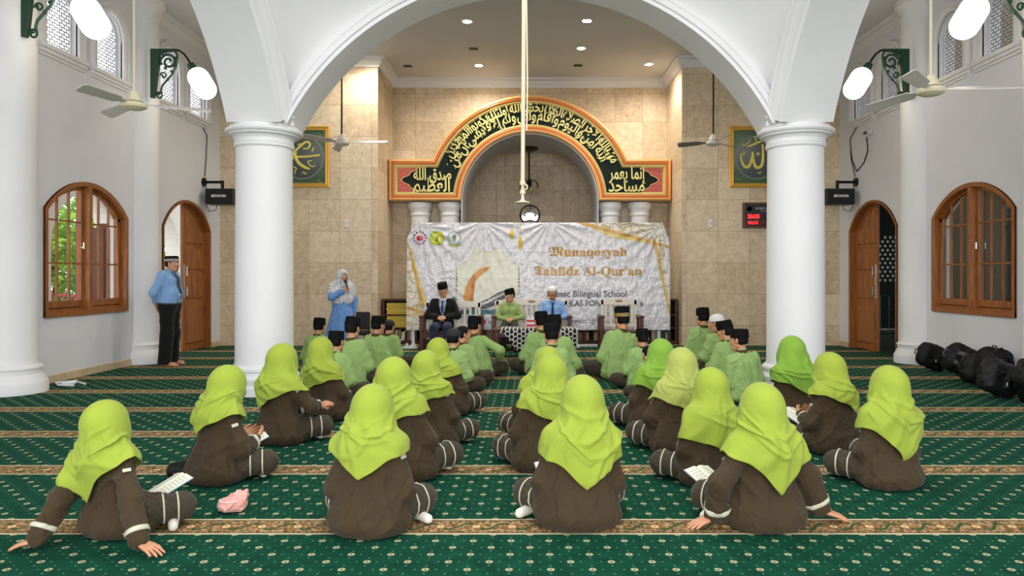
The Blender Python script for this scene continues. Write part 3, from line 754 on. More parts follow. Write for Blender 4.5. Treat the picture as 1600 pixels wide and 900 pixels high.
# ------------------------------------------------------------------ niche: chandelier and round mirror
t = thing('chandelier', (-0.02, 17.75, 3.62), 'black three-armed chandelier hanging inside the prayer niche', 'chandelier')
MB().cyl((0, 0, 0.1), (0, 0, 0.9), 0.02, n=10).build('stem', blackm, t)
MB().lathe([(0.0, 0.94), (0.22, 0.94), (0.24, 0.91), (0.20, 0.87), (0.1, 0.84), (0.0, 0.84)], n=28).build('ceiling_plate', mat('bronze', (70, 62, 50), 0.35, 0.6), t, smooth=True)
MB().ell((0, 0, 0.06), (0.05, 0.05, 0.08), 14, 10).ell((0, 0, -0.05), (0.025, 0.025, 0.04), 12, 8).build('hub', blackm, t, smooth=True)
for k in range(4):
    a = k*PI/2+0.2
    o = MB().tube([(math.cos(a)*r, math.sin(a)*r, z) for r, z in ((0.03, 0.05), (0.08, 0.14), (0.15, 0.15), (0.20, 0.08), (0.225, -0.03), (0.23, -0.06))], 0.014, 8).build('arm', blackm, t, smooth=True)
    MB().lathe([(0.02, -0.05), (0.03, -0.08), (0.055, -0.15), (0.05, -0.15), (0.025, -0.08)], (math.cos(a)*0.23, math.sin(a)*0.23, 0), 14).build('lamp_cup', mat('cup_glass', (190, 176, 140), 0.2), o, smooth=True)
t = thing('round_mirror', (0, 18.58, 2.98), 'round dark-rimmed mirror on the niche wall just above the banner', 'mirror')
MB().lathe([(0.225, 0.0), (0.225, 0.03), (0.245, 0.04), (0.262, 0.03), (0.265, 0.0)], n=40).xform(lambda p: (p.x, -p.z, p.y)).build('rim', mat('mirror_rim', (62, 30, 20), 0.35), t, smooth=True)
MB().lathe([(0.0, 0.03), (0.1, 0.026), (0.23, 0.01)], n=40).xform(lambda p: (p.x, -p.z, p.y)).build('mirror_glass', mat('mirror_silver', (240, 240, 240), 0.02, 1.0), t, smooth=True)
MB().box(-0.235, 0.235, -0.036, -0.03, -0.0, 0.0).box(-0.004, 0.004, -0.036, -0.03, -0.22, 0.22).build('glass_seam', mat('mirror_rim', (62, 30, 20)), t)
# ------------------------------------------------------------------ banner on its stand
BY = 14.40; BS = F/BY
def bu(px): return (px-CX)/BS
def bv(py): return HC+(HY-py)/BS
rb = np.random.RandomState(7)
_cr = [(rb.uniform(-1, 1, 2)*rb.uniform(6, 22), rb.uniform(0, 6.28), rb.uniform(0.4, 1.0)) for _ in range(14)]
def bz(u, v):
    u = np.asarray(u, float); v = np.asarray(v, float); z = np.zeros_like(u+v)
    for k, p, a in _cr:
        ph = k[0]*u+k[1]*v+p+1.3*np.sin(0.31*k[1]*u-0.27*k[0]*v+p)
        z += a*(1-np.abs(np.sin(ph)))*0.0034
    for cu, cv in ((bu(858), 2.5), (bu(660), 2.4), (bu(1030), 2.4), (bu(755), 2.5)):      # pull folds fanning from the clips
        d = np.hypot(u-cu, v-cv)+0.05; th = np.arctan2(u-cu, cv-v)
        z += 0.016*np.sin(th*19+cu)*np.exp(-((d-0.45)/0.45)**2)
    for gx in np.arange(-2.4, 2.8, 0.52): z += 0.005*np.exp(-((u-gx)/0.015)**2)            # fold creases
    for gz in (0.86, 1.38, 1.9): z += 0.005*np.exp(-((v-gz)/0.015)**2)
    return z
def bl(v): return bu(636)+0.20*np.clip((v-2.15)/0.32, 0, 1)**1.3-0.02*np.clip((0.6-v)/0.3, 0, 1)
def br(v): return bu(1047)-0.15*np.clip((v-1.95)/0.52, 0, 1)**1.5+0.0*v
VB, VT = bv(516), bv(348)
banner = thing('banner', (0, BY, 0), 'large crinkled white school banner with gold lettering behind the seated men', 'banner')
m, nt, b = base_mat('banner_vinyl'); b.inputs['Base Color'].default_value = rgb((226, 224, 232)); b.inputs['Roughness'].default_value = 0.2
bumpn(nt, b, (noise(nt, 5, 1.5, 0.5, stretch=(1, 1, 0.6))-0.5).abs()+(noise(nt, 11, 1, 0.5)-0.5).abs()*0.3, 0.8, 0.10); vinyl = m
nu_, nv_ = 260, 110
VVg = np.linspace(VB, VT, nv_); m_ = MB(); T_ = np.linspace(0, 1, nu_)
for v in VVg:
    u = bl(v)+(br(v)-bl(v))*T_; z = bz(u, np.full_like(u, v)); m_.v += [(a, -c, v) for a, c in zip(u, z)]
m_.f = [(i*nu_+j, i*nu_+j+1, (i+1)*nu_+j+1, (i+1)*nu_+j) for i in range(nv_-1) for j in range(nu_-1)]
o = m_.build('sheet', vinyl, banner, smooth=True, ang=180); sl = o.modifiers.new('s', 'SOLIDIFY'); sl.thickness = 0.003; sl.offset = 1 if o.data.polygons[0].normal.y > 0 else -1
def overlay(poly, name, mt, layer=1, px=True, maxl=0.05):
    P_ = [(bu(a), bv(c)) if px else (a, c) for a, c in poly]
    P_ = [(float(np.clip(a, bl(c)+0.004, br(c)-0.004)), float(np.clip(c, VB+0.004, VT-0.004))) for a, c in P_]
    bm = bmesh.new(); f = bm.faces.new([bm.verts.new((a, 0, c)) for a, c in P_]); bmesh.ops.triangulate(bm, faces=[f])
    for _ in range(6):
        le = [e for e in bm.edges if e.calc_length() > maxl]
        if not le: break
        bmesh.ops.subdivide_edges(bm, edges=le, cuts=1); bmesh.ops.triangulate(bm, faces=[f for f in bm.faces if len(f.verts) > 3])
    for v in bm.verts: v.co.y = -float(bz(v.co.x, v.co.z))-0.0035*layer
    me = bpy.data.meshes.new(name); bm.to_mesh(me); bm.free()
    return link_mesh(name, me, mt, banner, smooth=True, ang=180)
def btext(s, px0, px1, py, size_px, mt, name, bold=0.0, layer=2):
    vv, ff = text2d(s, size_px/BS/0.7, bold, 'LEFT')
    xs = [p[0] for p in vv]; k = ((px1-px0)/BS)/(max(xs)-min(xs)); x0 = min(xs)
    U = np.array([bu(px0)+(p[0]-x0)*k for p in vv]); V = np.array([bv(py)+p[1] for p in vv]); Z = bz(U, V)
    return MB().add([(u, -z-0.0035*layer, v) for u, z, v in zip(U, Z, V)], ff).build(name, mt, banner)
pr = lambda n, c, r=0.35: mat('print_'+n, c, r)
def line_pattern():
    m, nt, b = base_mat('banner_line_pattern'); b.inputs['Roughness'].default_value = 0.3
    v = nt.nodes.new('ShaderNodeTexVoronoi'); v.feature = 'DISTANCE_TO_EDGE'; v.inputs['Scale'].default_value = 6.5; v.inputs['Randomness'].default_value = 0.75
    nt.links.new(objcoord(nt), v.inputs['Vector'])
    nt.links.new(mixc(nt, X(nt, v.outputs['Distance']).lt(0.045), rgb((228, 222, 210)), rgb((188, 170, 128))), b.inputs['Base Color']); return m
lp_ = line_pattern(); ban_gold = pr('gold', (206, 160, 84), 0.3); ban_lt = pr('pale_gold', (224, 204, 128), 0.3)
overlay([(630, 395), (641, 402), (652, 440), (662, 476), (660, 520), (630, 520)], 'line_pattern', lp_, 1)
overlay([(905, 345), (1050, 345), (1050, 500), (1040, 455), (1022, 378), (960, 360)], 'line_pattern', lp_, 1)
for poly, mt, ly in (([(636, 378), (640, 384), (664, 478), (658, 480)], ban_gold, 2), ([(640, 384), (644, 392), (668, 476), (664, 478)], ban_lt, 2), ([(630, 478), (664, 486), (664, 491), (630, 483)], ban_gold, 3), ([(630, 488), (664, 490), (664, 494), (630, 492)], ban_lt, 3),
                     ([(900, 346), (918, 346), (1046, 384), (1046, 388), (960, 366)], ban_gold, 2), ([(920, 355), (960, 366), (1020, 377), (1018, 381), (955, 371)], ban_lt, 2), ([(1018, 370), (1024, 374), (1048, 480), (1048, 498)], ban_gold, 3), ([(1022, 384), (1026, 392), (1046, 470), (1044, 488)], ban_lt, 3)):
    overlay(poly, 'ribbon', mt, ly)
cxs, cys, rs = 762, 437, 54
star = []
for k in range(16):
    a = PI/8*k+PI/8; r = rs if k % 2 == 0 else rs*0.80
    star.append((cxs+r*math.cos(a), cys-r*math.sin(a)))
overlay(star, 'star_border', pr('olive', (200, 206, 172)), 1); overlay([(cxs+(x-cxs)*0.965, cys+(y-cys)*0.965) for x, y in star], 'star', pr('pale_olive', (226, 226, 210)), 2)
cres = [(768, 416), (752, 419), (738, 430), (728, 448), (724, 464), (730, 475), (737, 479), (733, 464), (737, 449), (747, 434), (757, 426)]
overlay(cres, 'crescent', pr('amber', (214, 142, 52)), 4); overlay([(739, 429), (743, 430), (740, 470), (734, 470)], 'crescent_stem', pr('dark_amber', (184, 110, 36)), 5)
rr = random.Random(3)
overlay([(736, 484), (745, 474), (764, 466), (778, 457), (790, 453), (793, 462), (780, 474), (760, 482)], 'book_picture', pr('slate', (86, 84, 92)), 4)
for k in range(7):
    x = 746+k*6.5; y = 478-k*3.2; overlay([(x, y), (x+7, y-5), (x+9, y-2), (x+2, y+3)], 'book_page', pr('page', (206, 204, 206)), 5)
overlay([(708, 462), (716, 468), (714, 486), (706, 484)], 'green_leaf', pr('leaf', (96, 140, 110)), 3)
overlay([(716, 484), (800, 484), (800, 491), (716, 491)], 'teal_band', pr('teal', (40, 110, 116)), 5)
overlay([(716, 491), (800, 491), (800, 514), (716, 514)], 'white_band', pr('whiteband', (226, 226, 232)), 5)
overlay([(749.5, 499), (758.5, 499), (759.5, 500.5), (759.5, 505), (758.5, 506.5), (749.5, 506.5), (748.5, 505), (748.5, 500.5)], 'video_logo', pr('red', (200, 40, 50)), 7)
overlay([(752.5, 500.8), (757, 502.8), (752.5, 504.8)], 'video_logo_arrow', pr('whiteband', (226, 226, 232)), 8)
btext('Sekolah', 762, 776, 505, 5, pr('grey', (120, 120, 130)), 'small_print', layer=7)
for x, y, h in ((800, 366, 8), (813, 380, 12)):
    overlay([(x, y-h), (x+3, y-h*0.4), (x+4, y), (x+3, y+h*0.5), (x, y+h), (x-3, y+h*0.5), (x-4, y), (x-3, y-h*0.4)], 'lantern', pr('lantern', (222, 186, 70)), 2)
    overlay([(x-0.4, 349), (x+0.4, 349), (x+0.4, y-h), (x-0.4, y-h)], 'lantern_string', ban_lt, 2)
def disc(x, y, r, n=28): return [(x+r*math.cos(2*PI*k/n), y+r*math.sin(2*PI*k/n)) for k in range(n)]
overlay(disc(683, 372, 11.5), 'round_logo', pr('lime', (164, 186, 40)), 2); overlay(disc(683, 372, 10), 'logo_disc', pr('yellow_green', (206, 212, 60)), 3)
overlay([(679, 366), (687, 366), (688, 376), (683, 380), (678, 376)], 'logo_shield', pr('yellow', (226, 222, 130)), 4)
overlay([(681, 368), (685, 368), (685, 376), (683, 378), (681, 376)], 'logo_mark', pr('lime_dark', (120, 146, 30)), 5)
overlay(disc(710, 372, 10.5), 'round_logo', pr('logo_green', (120, 150, 120)), 2); overlay(disc(710, 372, 9.2), 'logo_disc', pr('whiteband', (226, 226, 232)), 3); overlay(disc(710, 372, 7), 'logo_ring', pr('ring', (190, 200, 192)), 4); overlay(disc(710, 372, 6.3), 'logo_disc', pr('whiteband', (226, 226, 232)), 5)
overlay([(708, 367), (712, 367), (713, 371), (711, 377), (709, 377), (707, 371)], 'logo_mark', pr('mark', (96, 124, 104)), 6)
overlay([(700, 379), (704, 382), (716, 382), (720, 379), (718, 384), (710, 386), (702, 384)], 'logo_scroll', pr('scroll', (170, 180, 90)), 4)
for k in range(12):
    a = 2*PI*k/12; x, y = 656+9.5*math.cos(a), 372+9.5*math.sin(a)
    overlay(disc(x, y, 1.5, 6), 'logo_dot', pr('navy', (70, 70, 120)) if k % 2 else pr('red', (200, 40, 50)), 2)
overlay(disc(656, 372, 6.5), 'logo_disc', pr('pinkish', (234, 214, 220)), 2)
overlay([(651.5, 375), (651.5, 370), (654, 368), (656, 370), (658, 368), (660.5, 370), (660.5, 375), (656, 377)], 'logo_mark', pr('red', (200, 40, 50)), 3)
tg = pr('lettering_gold', (190, 142, 62), 0.3); tgy = pr('lettering_grey', (96, 98, 106), 0.4)
btext('\U0001D578\U0001D42E\U0001D427\U0001D41A\U0001D42A\U0001D428\U0001D42C\U0001D432\U0001D41A\U0001D421', 857, 980, 400, 13.5, tg, 'title_lettering', 0.004)
btext('\U0001D57F\U0001D41A\U0001D421\U0001D41F\U0001D422\U0001D41D\U0001D433 \U0001D400\U0001D425-\U0001D410\U0001D42E\U0001D42B\u2019\U0001D41A\U0001D427', 835, 1003, 430, 13.5, tg, 'title_lettering', 0.004)
btext('Islamic Bilingual School', 855, 979, 463.5, 9.5, tgy, 'school_lettering', 0.004)
btext('AL-IKHLAS PON', 856, 938, 478, 9, tgy, 'school_lettering', 0.004); btext('a', 1000, 1005, 478, 9, tgy, 'last_letter', 0.004)
btext('021 799435', 878, 916, 505, 5.5, tgy, 'phone_lettering', 0.001); btext('www.', 932, 950, 505, 5.5, tgy, 'web_lettering', 0.001)
overlay(disc(925.5, 503, 4, 16), 'globe_icon', tgy, 2); overlay(disc(925.5, 503, 3.1, 16), 'globe_icon_inner', pr('whiteband', (226, 226, 232)), 3); overlay([(925.1, 499), (925.9, 499), (925.9, 507), (925.1, 507)], 'globe_icon_line', tgy, 4)
stand = thing('banner_stand', (0, BY, 0), 'white metal stand holding up the school banner', 'stand')
for x in (bu(645), bu(901), bu(1030)):
    MB().box(x-0.03, x+0.03, 0.03, 0.07, 0.0, 2.42).build('post', white, stand, bevel=0.004)
    MB().box(x-0.04, x+0.04, -0.25, 0.25, 0.0, 0.035).build('foot', white, stand, bevel=0.004)
MB().box(bu(880), bu(1030), 0.02, 0.07, 0.0, 0.045).build('floor_bar', white, stand, bevel=0.004)
MB().box(bu(645), bu(1030), 0.03, 0.06, 2.38, 2.42).build('top_bar', white, stand, bevel=0.004)
t = thing('power_strip', (-2.32, 14.0, 0), 'white power strip on the carpet below the left edge of the banner', 'power strip')
MB().box(-0.15, 0.15, -0.04, 0.04, 0, 0.045).build('housing', white, t, bevel=0.008)
MB().lathe([(0.03, 0.045), (0.03, 0.075), (0.018, 0.11), (0, 0.115)], (-0.06, 0, 0), 14).build('plug', white, t, smooth=True)
MB().tube([(-0.15, 0, 0.015), (-0.3, -0.03, 0.012), (-0.42, 0.06, 0.012), (-0.3, 0.25, 0.012), (-0.2, 0.4, 0.2), (-0.17, 0.42, 0.32)], 0.007, 6).build('cable', white, t, smooth=True)

# ------------------------------------------------------------------ bookcases and books
yellowb = mat('yellow_book', (222, 190, 60), 0.5, var=0.15, vscale=12)
def bookcase(x0, x1, ztop, shelves, lab):
    root = thing('bookcase', ((x0+x1)/2, 15.0, 0), lab, 'bookcase'); W2 = (x1-x0)/2
    for s in (-1, 1): MB().box(*sorted((s*W2, s*(W2-0.045))), -0.02, 0.36, 0, ztop).build('side_panel', brown, root, bevel=0.004)
    MB().box(-W2-0.01, W2+0.01, -0.03, 0.37, ztop, ztop+0.035).build('top_panel', brown, root, bevel=0.005)
    MB().box(-W2+0.045, W2-0.045, 0.34, 0.36, 0.05, ztop).build('back_panel', mat('bookcase_back', (60, 28, 16), 0.5), root)
    for z in shelves: MB().box(-W2+0.045, W2-0.045, -0.01, 0.34, z-0.012, z+0.012).build('shelf', brown, root)
    MB().box(-W2+0.045, W2-0.045, 0.0, 0.03, 0.0, 0.045).build('plinth', brown, root)
    return root
bookcase(-3.06, -2.22, 0.90, (0.06, 0.33, 0.60), 'dark brown bookcase with stacked yellow books beside the banner')
MB().box(-0.12, 0.12, 0.05, 0.25, 0, 0.06).build('x', mat('red_box', (150, 50, 44), 0.5)); o = bpy.data.objects['x']; o.name = 'red_box'; o.location = (-2.42, 15.0, 0.935)
tag(o, 'small red box on top of the bookcase with yellow books', 'box')
bookcase(2.2, 3.05, 0.90, (0.06, 0.33, 0.60), 'dark brown bookcase showing one side panel past the banner edge with the gold ribbon')
bookcase(-1.1, 1.9, 0.40, (0.06,), 'long low dark brown bookcase seen below the banner between the benches')
rb2 = random.Random(9)
bcols = [(120, 40, 36), (210, 200, 180), (50, 70, 60), (150, 120, 80), (60, 60, 70), (190, 170, 140), (90, 50, 36), (46, 110, 96)]
def book(loc, sx, sy, sz, c, lab, grp, flat=False):
    root = thing('book', loc, lab, 'book', grp)
    cm = mat('book_cover_%d_%d_%d' % c, c, 0.5); pg = mat('book_pages', (226, 218, 196), 0.8)
    if flat:
        MB().box(-sx, sx, -sy, -sy+0.006, 0, sz).box(-sx, sx, -sy, sy, 0, 0.003).box(-sx, sx, -sy, sy, sz-0.003, sz).build('cover', cm, root)
        MB().box(-sx+0.006, sx-0.006, -sy+0.006, sy-0.004, 0.003, sz-0.003).build('pages', pg, root)
    else:
        MB().box(-sx, sx, -sy, -sy+0.005, 0, sz).box(-sx, -sx+0.003, -sy, sy, 0, sz).box(sx-0.003, sx, -sy, sy, 0, sz).build('cover', cm, root)
        MB().box(-sx+0.003, sx-0.003, -sy+0.005, sy-0.005, 0.004, sz-0.006).build('pages', pg, root)
    return root
for zs_, nb, top in ((0.612, 7, 'upper'), (0.342, 7, 'lower')):
    z = zs_+0.003
    for k in range(nb):
        hgt = 0.031+0.004*rb2.random()
        col = (222, 190, 60) if (k+nb) % 3 else (232, 204, 84)
        book((-2.70+rb2.uniform(-.012, .012), 15.10, z), 0.27, 0.10, hgt, col, 'yellow book lying flat in the stack on the %s shelf of the bookcase' % top, 'yellow books stacked on the %s shelf' % top, True); z += hgt+0.001
for x0, x1, lab in ((-2.98, -2.32, 'upright book on the bottom shelf under the yellow stacks'), (-1.0, 1.8, 'upright book on the low bookcase below the banner'), (2.28, 2.96, 'upright book on the bottom shelf behind the banner right edge')):
    x = x0
    while x < x1-0.05:
        w_ = rb2.uniform(0.016, 0.042)
        if rb2.random() < 0.88: book((x+w_, 15.12, 0.073), w_*0.96, 0.09, rb2.uniform(0.17, 0.235), bcols[rb2.randrange(8)], lab, lab+'s')
        x += 2*w_
for x, lab in ((-2.27, 'brown stand with rounded top behind the banner above the red logo'), (2.36, 'brown stand with rounded top behind the banner above the line pattern')):
    t = thing('wooden_stand', (x, 15.0+0.55, 0), lab, 'stand')
    MB().box(-0.24, -0.19, -0.03, 0.03, 0, 2.3).box(0.19, 0.24, -0.03, 0.03, 0, 2.3).build('post', brown, t, bevel=0.004)
    sweep([(0.26, 2.28)]+arc(0, 2.28, 0.26, 0, PI, 24)[1:-1]+[(-0.26, 2.28)], [(0, -0.035), (0.06, -0.035), (0.06, 0.035), (0, 0.035)], XZ).build('arched_top', brown, t, smooth=True)
    MB().box(-0.3, 0.3, -0.15, 0.15, 0, 0.05).build('base', brown, t)

# ------------------------------------------------------------------ benches, table, carton, chair
benchw = mat('bench_white', (226, 218, 206), 0.4, var=0.05)
mahog = mat('mahogany', (84, 36, 24), 0.32, var=0.3, vscale=7, stretch=(5, 5, 0.8))
def bench(x0, x1, ztop, lab, motif=True):
    cx = (x0+x1)/2; W2 = (x1-x0)/2; root = thing('bench', (cx, 13.6, 0), lab, 'bench')
    for s in (-1, 1):
        MB().box(*sorted((s*W2, s*(W2-0.075))), 0.0, 0.07, 0, 0.62).build('leg', mahog, root, bevel=0.008)
        MB().box(*sorted((s*W2, s*(W2-0.06))), 0.47, 0.53, 0, 0.66).build('leg', mahog, root, bevel=0.006)
        MB().box(*sorted((s*(W2+0.012), s*(W2-0.09))), -0.04, 0.53, 0.62, 0.66).build('armrest', mahog, root, bevel=0.012)
        MB().box(*sorted((s*(W2-0.06), s*(W2-0.115))), 0.47, 0.52, 0.34, ztop-0.02).build('back_post', benchw, root, bevel=0.006)
    MB().box(-W2+0.03, W2-0.03, 0.0, 0.5, 0.33, 0.375).build('seat', mahog, root, bevel=0.008)
    MB().box(-W2+0.07, W2-0.07, 0.01, 0.045, 0.24, 0.33).build('apron', mahog, root, bevel=0.004)
    MB().box(-W2+0.05, W2-0.05, 0.475, 0.51, 0.42, 0.48).build('lower_rail', benchw, root, bevel=0.004)
    n_ = 20; tp = [(-W2+0.04, ztop-0.12)]+[(W2-0.04, ztop-0.12)]+[((W2-0.03)*(1-2*i/n_), ztop-0.035+0.045*math.cos((1-2*i/n_)*PI/2)**0.8) for i in range(n_+1)]
    rail = prism(tp, [], 0.47, 0.51, XZ).build('top_rail', benchw, root, bevel=0.005)
    if motif: MB().ell((0, 0.468, ztop-0.045), (0.075, 0.008, 0.024), 20, 8).build('carved_motif', mat('motif_brown', (150, 120, 96), 0.4), rail, smooth=True)
    ns = max(5, int((2*W2-0.25)/0.095)); sl = MB()
    for k in range(ns):
        x = -W2+0.15+(2*W2-0.30)*k/(ns-1); sl.box(x-0.022, x+0.022, 0.482, 0.502, 0.45, ztop-0.08)
    sl.build('back_slats', benchw, root)
    return root
bench(-2.08, -0.90, 0.92, 'wooden bench with white slatted back under the man in the dark suit')
bench(-0.72, 0.79, 0.96, 'long bench with white slatted back shared by two seated men')
bench(1.32, 2.14, 0.97, 'empty single bench with white slatted back right of the two men', True)
t = thing('coffee_table', (0.09, 12.68, 0), 'low dark wooden table with patterned cloth before the two seated men', 'table')
for sx in (-0.66, 0.66):
    for sy in (-0.24, 0.24): MB().box(sx-0.035, sx+0.035, sy-0.035, sy+0.035, 0, 0.46).build('leg', mahog, t, bevel=0.006)
MB().box(-0.72, 0.72, -0.3, 0.3, 0.46, 0.495).build('table_top', mahog, t, bevel=0.008)
MB().box(-0.64, 0.64, -0.25, -0.23, 0.36, 0.46).box(-0.64, 0.64, 0.23, 0.25, 0.36, 0.46).build('apron', mahog, t)
def hexcloth():
    m, nt, b = base_mat('hexagon_cloth'); b.inputs['Roughness'].default_value = 0.8; x, y, z = xyz(nt)
    q = z-y
    def hexd(a, c):
        a = (a.mod(0.155)-0.0775).abs(); c = (c.mod(0.0895*1.0)-0.04475).abs()
        return a.max(a*0.5+c*0.866)
    vo = None
    h1 = hexd(x, q*1.0)
    s = 0.078
    dx1 = ((x/0.135).mod(1.0)-0.5).abs()*0.135; dz1 = ((q/0.0779).mod(1.0)-0.5).abs()*0.0779
    dx2 = ((x/0.135+0.5).mod(1.0)-0.5).abs()*0.135; dz2 = ((q/0.0779+0.5).mod(1.0)-0.5).abs()*0.0779
    a1 = dz1.max(dz1*0.5+dx1*0.866); a2 = dz2.max(dz2*0.5+dx2*0.866)
    d = a1.min(a2)
    nt.links.new(mixc(nt, d.lt(0.031), rgb((220, 218, 210)), rgb((18, 18, 20))), b.inputs['Base Color']); return m
hx = hexcloth()
cl = thing('table_cloth', (0.09, 12.68, 0), 'black and white hexagon patterned cloth draped over the low table', 'tablecloth')
pts_ = [(-0.5, 0.34), (-0.56, 0.30), (-0.55, -0.31)]
NX, m_ = 46, MB(); xs_ = np.linspace(-0.60, 0.72, NX); rows = []
for x in xs_:
    drop = 0.06+0.34*np.clip((x+0.55)/0.28, 0, 1)-0.08*np.clip((x-0.3)/0.3, 0, 1)
    wv = 0.012*np.sin(x*21)+0.008*np.sin(x*37+1)
    prof_ = [(0.30, 0.502), (0.1, 0.503), (-0.1, 0.503), (-0.29, 0.503), (-0.312, 0.492)]+[(-0.318+wv*k/5-0.01*k/5, 0.49-drop*k/5) for k in range(1, 6)]
    m_.v += [(x, a, c) for a, c in prof_]
m_.f = [(i*10+j, i*10+j+1, (i+1)*10+j+1, (i+1)*10+j) for i in range(NX-1) for j in range(9)]
o = m_.build('cloth', hx, cl, smooth=True, ang=180); sd = o.modifiers.new('s', 'SOLIDIFY'); sd.thickness = 0.006; sd.offset = 0
t = thing('water_carton', (0.07, 12.62, 0.51), 'red and white carton of drinking water cups on the cloth', 'carton')
MB().box(-0.125, 0.125, -0.09, 0.09, 0, 0.16).build('box', mat('carton_white', (225, 220, 222), 0.4), t, bevel=0.006)
for z in (0.02, 0.10): MB().box(-0.127, 0.127, -0.092, 0.092, z, z+0.04).build('red_band', mat('carton_red', (196, 40, 52), 0.4), t)
cup = MB()
for i in range(4):
    for j in range(2): cup.lathe([(0.022, 0.16), (0.028, 0.20), (0.029, 0.203), (0.0, 0.203)], (-0.09+0.06*i, -0.04+0.08*j, 0), 14)
cup.build('cups', mat('cup_plastic', (226, 228, 232), 0.2), t, smooth=True)
for k, (x, y) in enumerate(((0.30, 12.52), (0.40, 12.60))):
    o = MB().lathe([(0.0, 0), (0.024, 0), (0.032, 0.075), (0.033, 0.08), (0.0, 0.08)], n=18).build('water_cup', mat('cup_plastic', (226, 228, 232), 0.2), None, smooth=True); o.location = (x, y, 0.508)
    tag(o, 'clear plastic water cup beside the carton on the patterned cloth', 'cup', 'water cups on the low table')
t = thing('black_chair', (-3.28, 13.7, 0), 'low black padded chair standing behind the woman in blue', 'chair')
MB().box(-0.22, 0.22, -0.2, 0.22, 0.30, 0.37).build('seat', black, t, bevel=0.02)
MB().box(-0.21, 0.21, 0.18, 0.23, 0.38, 0.72).build('backrest', black, t, bevel=0.025)
for sx in (-0.19, 0.19):
    for sy in (-0.17, 0.2): MB().cyl((sx, sy, 0), (sx*0.95, sy*0.95, 0.39 if sy > 0 else 0.31), 0.014, n=10).build('leg', blackm, t)

# ------------------------------------------------------------------ loudspeakers, camera and cables on the side walls
def speaker(s, px, lab):
    root = thing('loudspeaker', (s*5.93, 13.95, 2.78), lab, 'loudspeaker', 'black wall loudspeakers')
    MB().box(-0.27, 0.27, -0.16, 0.16, 0, 0.30).build('cabinet', black, root, bevel=0.012)
    MB().box(-0.25, 0.25, -0.172, -0.16, 0.02, 0.28).build('grille', mat('speaker_grille', (26, 26, 28), 0.8, bump=0.4, bscale=400), root, bevel=0.006)
    lettering(root, 'lettering', 'BETAVON', 0.062, (0.0 , -0.176, 0.135), mat('speaker_print', (225, 225, 228), 0.4), 0.003)
    o = MB().cyl((s*0.37, 0, 0.44), (s*0.335, 0, 0.44), 0.085, n=24).build('wall_plate', blackm, root, smooth=True)
    MB().cyl((s*0.34, 0, 0.44), (0.0, 0, 0.44), 0.026, n=14).cyl((0.0, 0, 0.47), (0, 0, 0.30), 0.03, n=14).build('bracket', blackm, root, smooth=True)
    MB().tube([(s*0.1, 0.0, 0.0), (s*0.14, 0.02, -0.1), (s*0.28, 0.05, -0.12), (s*0.33, 0.06, 0.0), (s*0.345, 0.06, 0.5)], 0.007, 6).build('cable', blackm, root, smooth=True)
speaker(-1, 350, 'black loudspeaker on wall arm above the wooden door by the standing man')
speaker(1, 1305, 'black loudspeaker on wall arm above the half-open door near the backpacks')
for s, lab in ((-1, 'grey cable down the white wall above the loudspeaker by the sunny door'), (1, 'dark cable looping down the white wall above the loudspeaker by the dark door')):
    p = [(s*6.285, 13.98, 3.33), (s*6.285, 14.05, 3.7), (s*6.285, 14.08, 4.15), (s*6.285, 13.9, 4.25)] if s < 0 else [(s*6.285, 13.98, 3.33), (s*6.285, 14.15, 3.7), (s*6.285, 14.2, 4.1), (s*6.285, 13.9, 4.28), (s*6.285, 13.75, 4.30)]
    o = MB().tube(p, 0.010, 6).build('wall_cable', mat('cable_grey', (90, 88, 88), 0.5), None, smooth=True); tag(o, lab, 'cable')
t = thing('security_camera', (6.28, 13.35, 4.05), 'small white security camera with dark lens on the wall under a high window', 'camera')
MB().lathe([(0.05, 0), (0.05, 0.02), (0.02, 0.03)], n=18).xform(lambda p: (0.01-p.z, p.x, p.y)).build('mount', white, t, smooth=True)
MB().cyl((-0.02, 0, 0), (-0.10, -0.03, 0.0), 0.012, n=8).build('arm', white, t)
MB().cyl((-0.10, 0.06, 0.0), (-0.14, -0.10, -0.02), 0.035, n=16).build('housing', white, t, smooth=True)
MB().cyl((-0.14, -0.10, -0.02), (-0.148, -0.13, -0.024), 0.032, n=16).build('lens', black, t)
o = MB().tube([(6.285, 13.5, 4.0), (6.285, 13.45, 3.75), (6.285, 13.6, 3.55), (6.285, 13.9, 3.42), (6.285, 14.1, 3.65), (6.285, 14.18, 3.9)], 0.009, 6).build('camera_cable', blackm, None, smooth=True); tag(o, 'looped black cable hanging below the security camera', 'cable')
t = MB().tube([(-5.75, 9.35, 0.012), (-5.9, 9.45, 0.02), (-6.05, 9.4, 0.015), (-5.98, 9.25, 0.03), (-5.85, 9.3, 0.035), (-5.95, 9.5, 0.03), (-6.1, 9.3, 0.03), (-6.0, 9.2, 0.02), (-5.8, 9.2, 0.015)], 0.014, 6).build('white_cable', white, None, smooth=True); tag(t, 'bunched white cable on the carpet beside the skirting under the window', 'cable')

